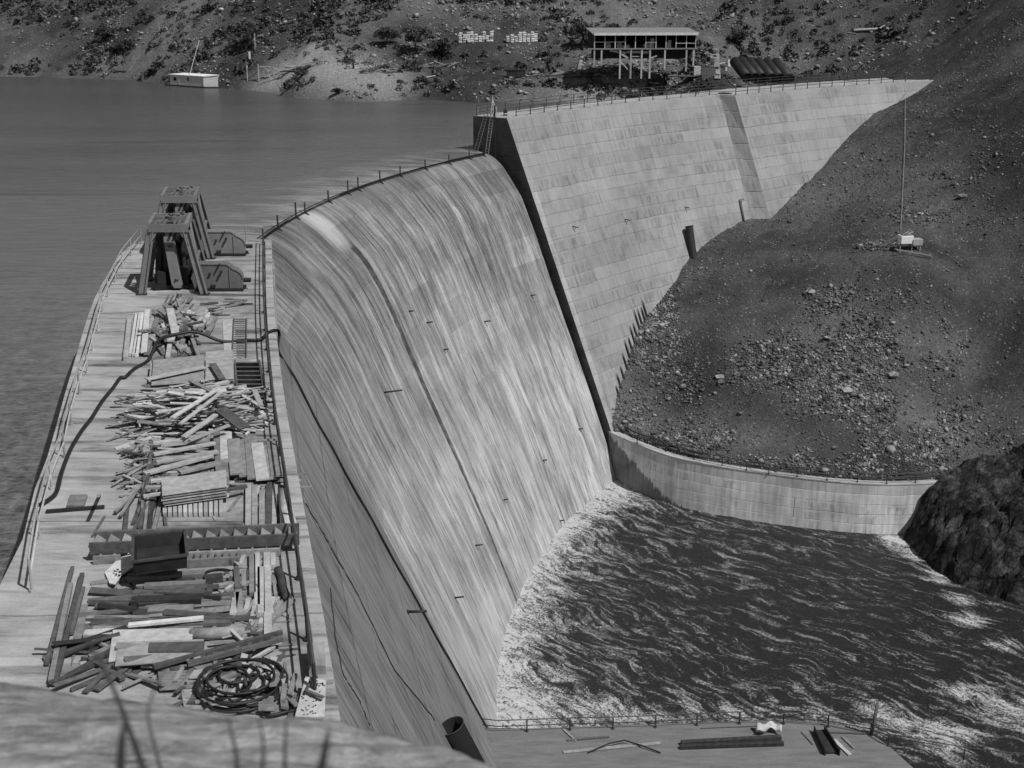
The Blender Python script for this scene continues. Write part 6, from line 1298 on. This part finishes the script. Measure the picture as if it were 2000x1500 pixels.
# bushes and trees one can tell apart
def tree(px, py, h, w_, label, dead=False, seed=0, light=False):
    r = random.Random(seed); q = np.random.RandomState(seed); b = bh(px, py) - up * .2; root = empty('tree' if not dead else 'dead_tree', b, label, 'tree', None)
    mb = MB(); top = b + Vector((r.uniform(-.2, .2) * h * .3, 0, h)); mb.tube([b, b.lerp(top, .4) + Vector((.1, 0, 0)), top], .16 if not dead else .2, 7, r2=.03); tips = []
    for k in range(9 if not dead else 7):
        t = .25 + .7 * k / 9; p = b.lerp(top, t); a = r.uniform(0, 6.28); L = w_ * (1 - t * .6); e = p + Vector((math.cos(a) * L, math.sin(a) * L * .7, L * .45)); mb.tube([p, e], .05, 5, r2=.015); tips.append((e, L))
    mb.build('trunk', 'bark' if not light else 'wood_light', root, smooth=True)
    if not dead:
        cs = np.array([tuple(p) for p, L in tips] + [tuple(b.lerp(top, t)) for t in (.5, .7, .9, 1.)]); rad = np.r_[[L * .7 for p, L in tips], [w_ * .5] * 4]
        o = leaf_clumps('crown', cs, rad, 'leaf', '', per=90, ls_=.22, kind=None, cat=None); o.parent = root; o.data.transform(__import__('mathutils').Matrix.Translation(-b))
        for k_ in ('label', 'category', 'kind'):
            if k_ in o.keys(): del o[k_]
tree(478, 96, 4.2, 2.4, 'dense dark tree standing above the staging', seed=1); tree(497, 101, 3.6, .7, 'bare pale trunk beside the dense dark tree', dead=True, seed=2, light=True)
tree(690, 134, 3.2, 1.0, 'thin dark leafless tree on the bench above the bare slope', dead=True, seed=3); tree(755, 90, 2.8, 2.2, 'dark bushy tree left of the shrub belt', seed=4)
tree(810, 100, 3.4, 3., 'largest dark tree in the belt left of the bag stacks', seed=5); tree(868, 112, 2.6, 2.4, 'low dark tree at the right of the shrub belt', seed=6); tree(1138, 98, 4.2, 2.4, 'dark tree close against the left end of the workshop', seed=7)
tree(240, 105, 2.4, 2.2, 'dark bush-like tree above the left shore', seed=8); tree(205, 80, 2.2, 2., 'dark tree high on the left hillside', seed=9); tree(1445, 90, 2.4, 2., 'dark tree above the big pipe sections', seed=10); tree(660, 185, .9, .9, 'small round dark bush on the bare pale slope', seed=11); tree(590, 150, 1.0, 1.1, 'dark bush at the top of the bare pale slope', seed=12)

# ------------------------------------------------------------------ a person on the crest
def person(loc, label, face=0.):
    root = empty('person', loc, label, 'person'); j = {'pel': (0, 0, .92), 'chest': (0, .03, 1.32), 'neck': (0, .05, 1.48), 'head': (0, .07, 1.6), 'top': (0, .07, 1.72), 'sl': (-.19, .03, 1.40), 'sr': (.19, .03, 1.40), 'el': (-.27, .08, 1.12), 'er': (.27, .12, 1.14), 'wl': (-.2, .30, 1.05), 'wr': (.2, .32, 1.06), 'hl': (-.1, 0, .86), 'hr': (.1, 0, .86), 'kl': (-.12, .04, .48), 'kr': (.13, -.02, .48), 'al': (-.13, 0, .08), 'ar': (.15, -.06, .08), 'tl': (-.14, .16, .03), 'tr': (.16, .1, .03)}
    rd = {'pel': .14, 'chest': .17, 'neck': .055, 'head': .095, 'top': .07, 'sl': .07, 'sr': .07, 'el': .05, 'er': .05, 'wl': .035, 'wr': .035, 'hl': .095, 'hr': .095, 'kl': .065, 'kr': .065, 'al': .045, 'ar': .045, 'tl': .035, 'tr': .035}
    ks = list(j); ed = [('pel', 'chest'), ('chest', 'neck'), ('neck', 'head'), ('head', 'top'), ('chest', 'sl'), ('chest', 'sr'), ('sl', 'el'), ('sr', 'er'), ('el', 'wl'), ('er', 'wr'), ('pel', 'hl'), ('pel', 'hr'), ('hl', 'kl'), ('hr', 'kr'), ('kl', 'al'), ('kr', 'ar'), ('al', 'tl'), ('ar', 'tr')]
    me = bpy.data.meshes.new('body'); me.from_pydata([j[k] for k in ks], [(ks.index(a), ks.index(b)) for a, b in ed], []); o = bpy.data.objects.new('body', me); COL.objects.link(o); o.parent = root; o.modifiers.new('skin', 'SKIN')
    for i, k in enumerate(ks): me.skin_vertices[0].data[i].radius = (rd[k], rd[k] * (.75 if k in ('chest', 'pel') else 1)); me.skin_vertices[0].data[i].use_root = (k == 'pel')
    s_ = o.modifiers.new('sub', 'SUBSURF'); s_.levels = s_.render_levels = 2; me.materials.append(M['cloth_dark'])
    mb = MB(); L0 = Vector(loc); mb.tube([L0 + Vector((0, .07, 1.69)), L0 + Vector((0, .07, 1.78))], .11, 12, r2=.09); mb.tube([L0 + Vector((0, .07, 1.68)), L0 + Vector((0, .07, 1.7))], .17, 14); mb.build('hat', 'steel_dark', root, smooth=True)
    root.rotation_euler = (0, 0, face); return root
person(Vector(at(1362, 184.5, 0.0)) + Vector((0, 0, .01)), 'person in dark clothing and hat standing at the crest railing', R(160))

# ------------------------------------------------------------------ foreground ledge and twigs
ep_ = densify([at2(x, y, 12.4) for x, y in ((-260, 1330), (85, 1346), (260, 1360), (450, 1384), (640, 1404), (730, 1428), (900, 1466), (1010, 1505), (1200, 1580))], 24)
ne_ = len(ep_); vs_ = np.linspace(-1.5, 3.6, 130); LP = np.zeros((ne_, len(vs_), 3))
for i, (x, y) in enumerate(ep_):
    for k, v in enumerate(vs_):
        if v < 0: LP[i, k] = (x, y - v * .35 - .05, 12.4 + v * 2.2)
        else: LP[i, k] = (x * (1 - v * .05), y - v, 12.4 + .05 * (1 - math.exp(-v * 9)) - v * .01)
nzs = fbm(LP[..., 0] * 1.3, LP[..., 1] * 4.5, 5, .6); LP[..., 2] += nzs * .13 + fbm(LP[..., 0] * 5, LP[..., 1] * 14, 4, .6) * .03; LP[..., 1] += fbm(LP[..., 0] * 2.2 + 5, LP[..., 2] * 2, 5, .7) * .10
lg = grid_mesh('foreground_ledge', LP, 'ledge', flip=True); tag(lg, 'blurred pale ledge of layered clay close below the camera', 'ledge')
ts_ = empty('bare_shrub', (-1.2, 3.6, 12.4), 'blurred dark bare twigs sprouting from the foreground ledge', 'shrub')
rt2 = random.Random(4)
def TP(px, py, d): r = ray(px, py); return Vector(tuple(r * d / r[1])) + Vector((0, 0, HC))
for pts_, r_ in (([(300, 1560, 3.2), (262, 1450, 3.3), (215, 1330, 3.4), (165, 1240, 3.5)], .018), ([(330, 1560, 3.3), (300, 1450, 3.35), (290, 1380, 3.4), (330, 1290, 3.4)], .010), ([(470, 1600, 3.), (462, 1480, 3.1), (445, 1400, 3.1)], .014), ([(500, 1600, 3.), (515, 1470, 3.05), (505, 1400, 3.1)], .012), ([(560, 1600, 3.), (556, 1480, 3.05), (560, 1405, 3.1)], .013), ([(610, 1600, 2.9), (632, 1480, 2.9), (642, 1425, 2.9)], .022), ([(240, 1600, 2.9), (236, 1480, 2.9), (244, 1405, 2.9)], .028)):
    mb = MB(); mb.tube(densify([tuple(TP(*p)) for p in pts_], 3), r_ * .62, 8, r2=r_ * .2); mb.build('twig', 'bark', ts_, smooth=True)
# litter on the deck
for (reg, n, ang, sp, seed, lb, gr) in (([(300, 700), (520, 700), (560, 1240), (240, 1240)], 110, 20, 60, 61, 'small wood chip littering the deck among the stacks', 'chips among the stacks'), ([(250, 1120), (560, 1120), (590, 1400), (170, 1300)], 70, 30, 60, 62, 'small wood chip littering the near part of the deck', 'chips on the near deck')):
    jumble('chip', reg, n, .12, .6, ang, sp, (.03, .06, .1), MW, lb, gr, .01, seed, dome=False, thick=(.015, .04), tilt=0)
# denser clutter between the big items
jumble('litter_board', [(250, 858), (290, 855), (285, 1000), (235, 985)], 40, .4, 1.5, 80, 45, (.07, .12, .18), MW, 'short weathered board in the litter left of the lengthwise dark battens', 'litter left of the dark battens', .3, 71, thick=(.02, .06))
jumble('lath', [(440, 1085), (540, 1085), (560, 1225), (440, 1225)], 34, .5, 2.0, 92, 12, (.08, .12, .18), ['wood_mid', 'wood_light', 'wood_dark'], 'loose lath lying lengthwise among the timbers below the stairs', 'laths among the timbers below the stairs', .14, 72, tilt=.03, thick=(.03, .08))
jumble('offcut', [(240, 1128), (450, 1120), (450, 1235), (180, 1240)], 40, .8, 2.6, 4, 10, (.1, .16, .22), ['wood_dark', 'wood_mid', 'wood_dark', 'wood_black'], 'dark crosswise offcut among the sleepers before the skip', 'dark offcuts among the sleepers', .18, 73, tilt=.03, thick=(.04, .12))
jumble('splinter', [(300, 1285), (590, 1270), (585, 1400), (330, 1390)], 60, .3, 1.6, 70, 40, (.06, .1, .16), MW, 'small splintered board among cable coil and corrugated iron', 'splinters around the cable coil', .22, 74, thick=(.02, .07))
jumble('dark_board', [(150, 1230), (330, 1260), (330, 1350), (130, 1330)], 34, .5, 2.2, 60, 35, (.08, .14, .2), ['wood_dark', 'wood_mid', 'wood_black'], 'dark board in the shadowy litter at the near left of the deck', 'litter at the near left', .2, 75, thick=(.03, .08))
jumble('loose_board', [(285, 945), (450, 935), (452, 972), (300, 975)], 16, .8, 2.2, 8, 12, (.1, .16), LW, 'loose board lying just above the speckled sheets', 'boards above the speckled sheets', .4, 76, tilt=.05)
jumble('lath', [(470, 940), (545, 940), (545, 1042), (470, 1042)], 14, 1.5, 3.0, 92, 4, (.07, .1), ['wood_mid', 'wood_dark', 'wood_light'], 'slim lath lying lengthwise among the right-hand timbers above the stairs', 'laths above the stairs', .1, 77, tilt=.02)
jumble('scrap_board', [(395, 585), (480, 585), (440, 620), (400, 620)], 9, .5, 1.2, 10, 25, (.08, .14), MW, 'small board dropped right of the battens before the hoist', 'boards right of the batten bundle', .08, 78)
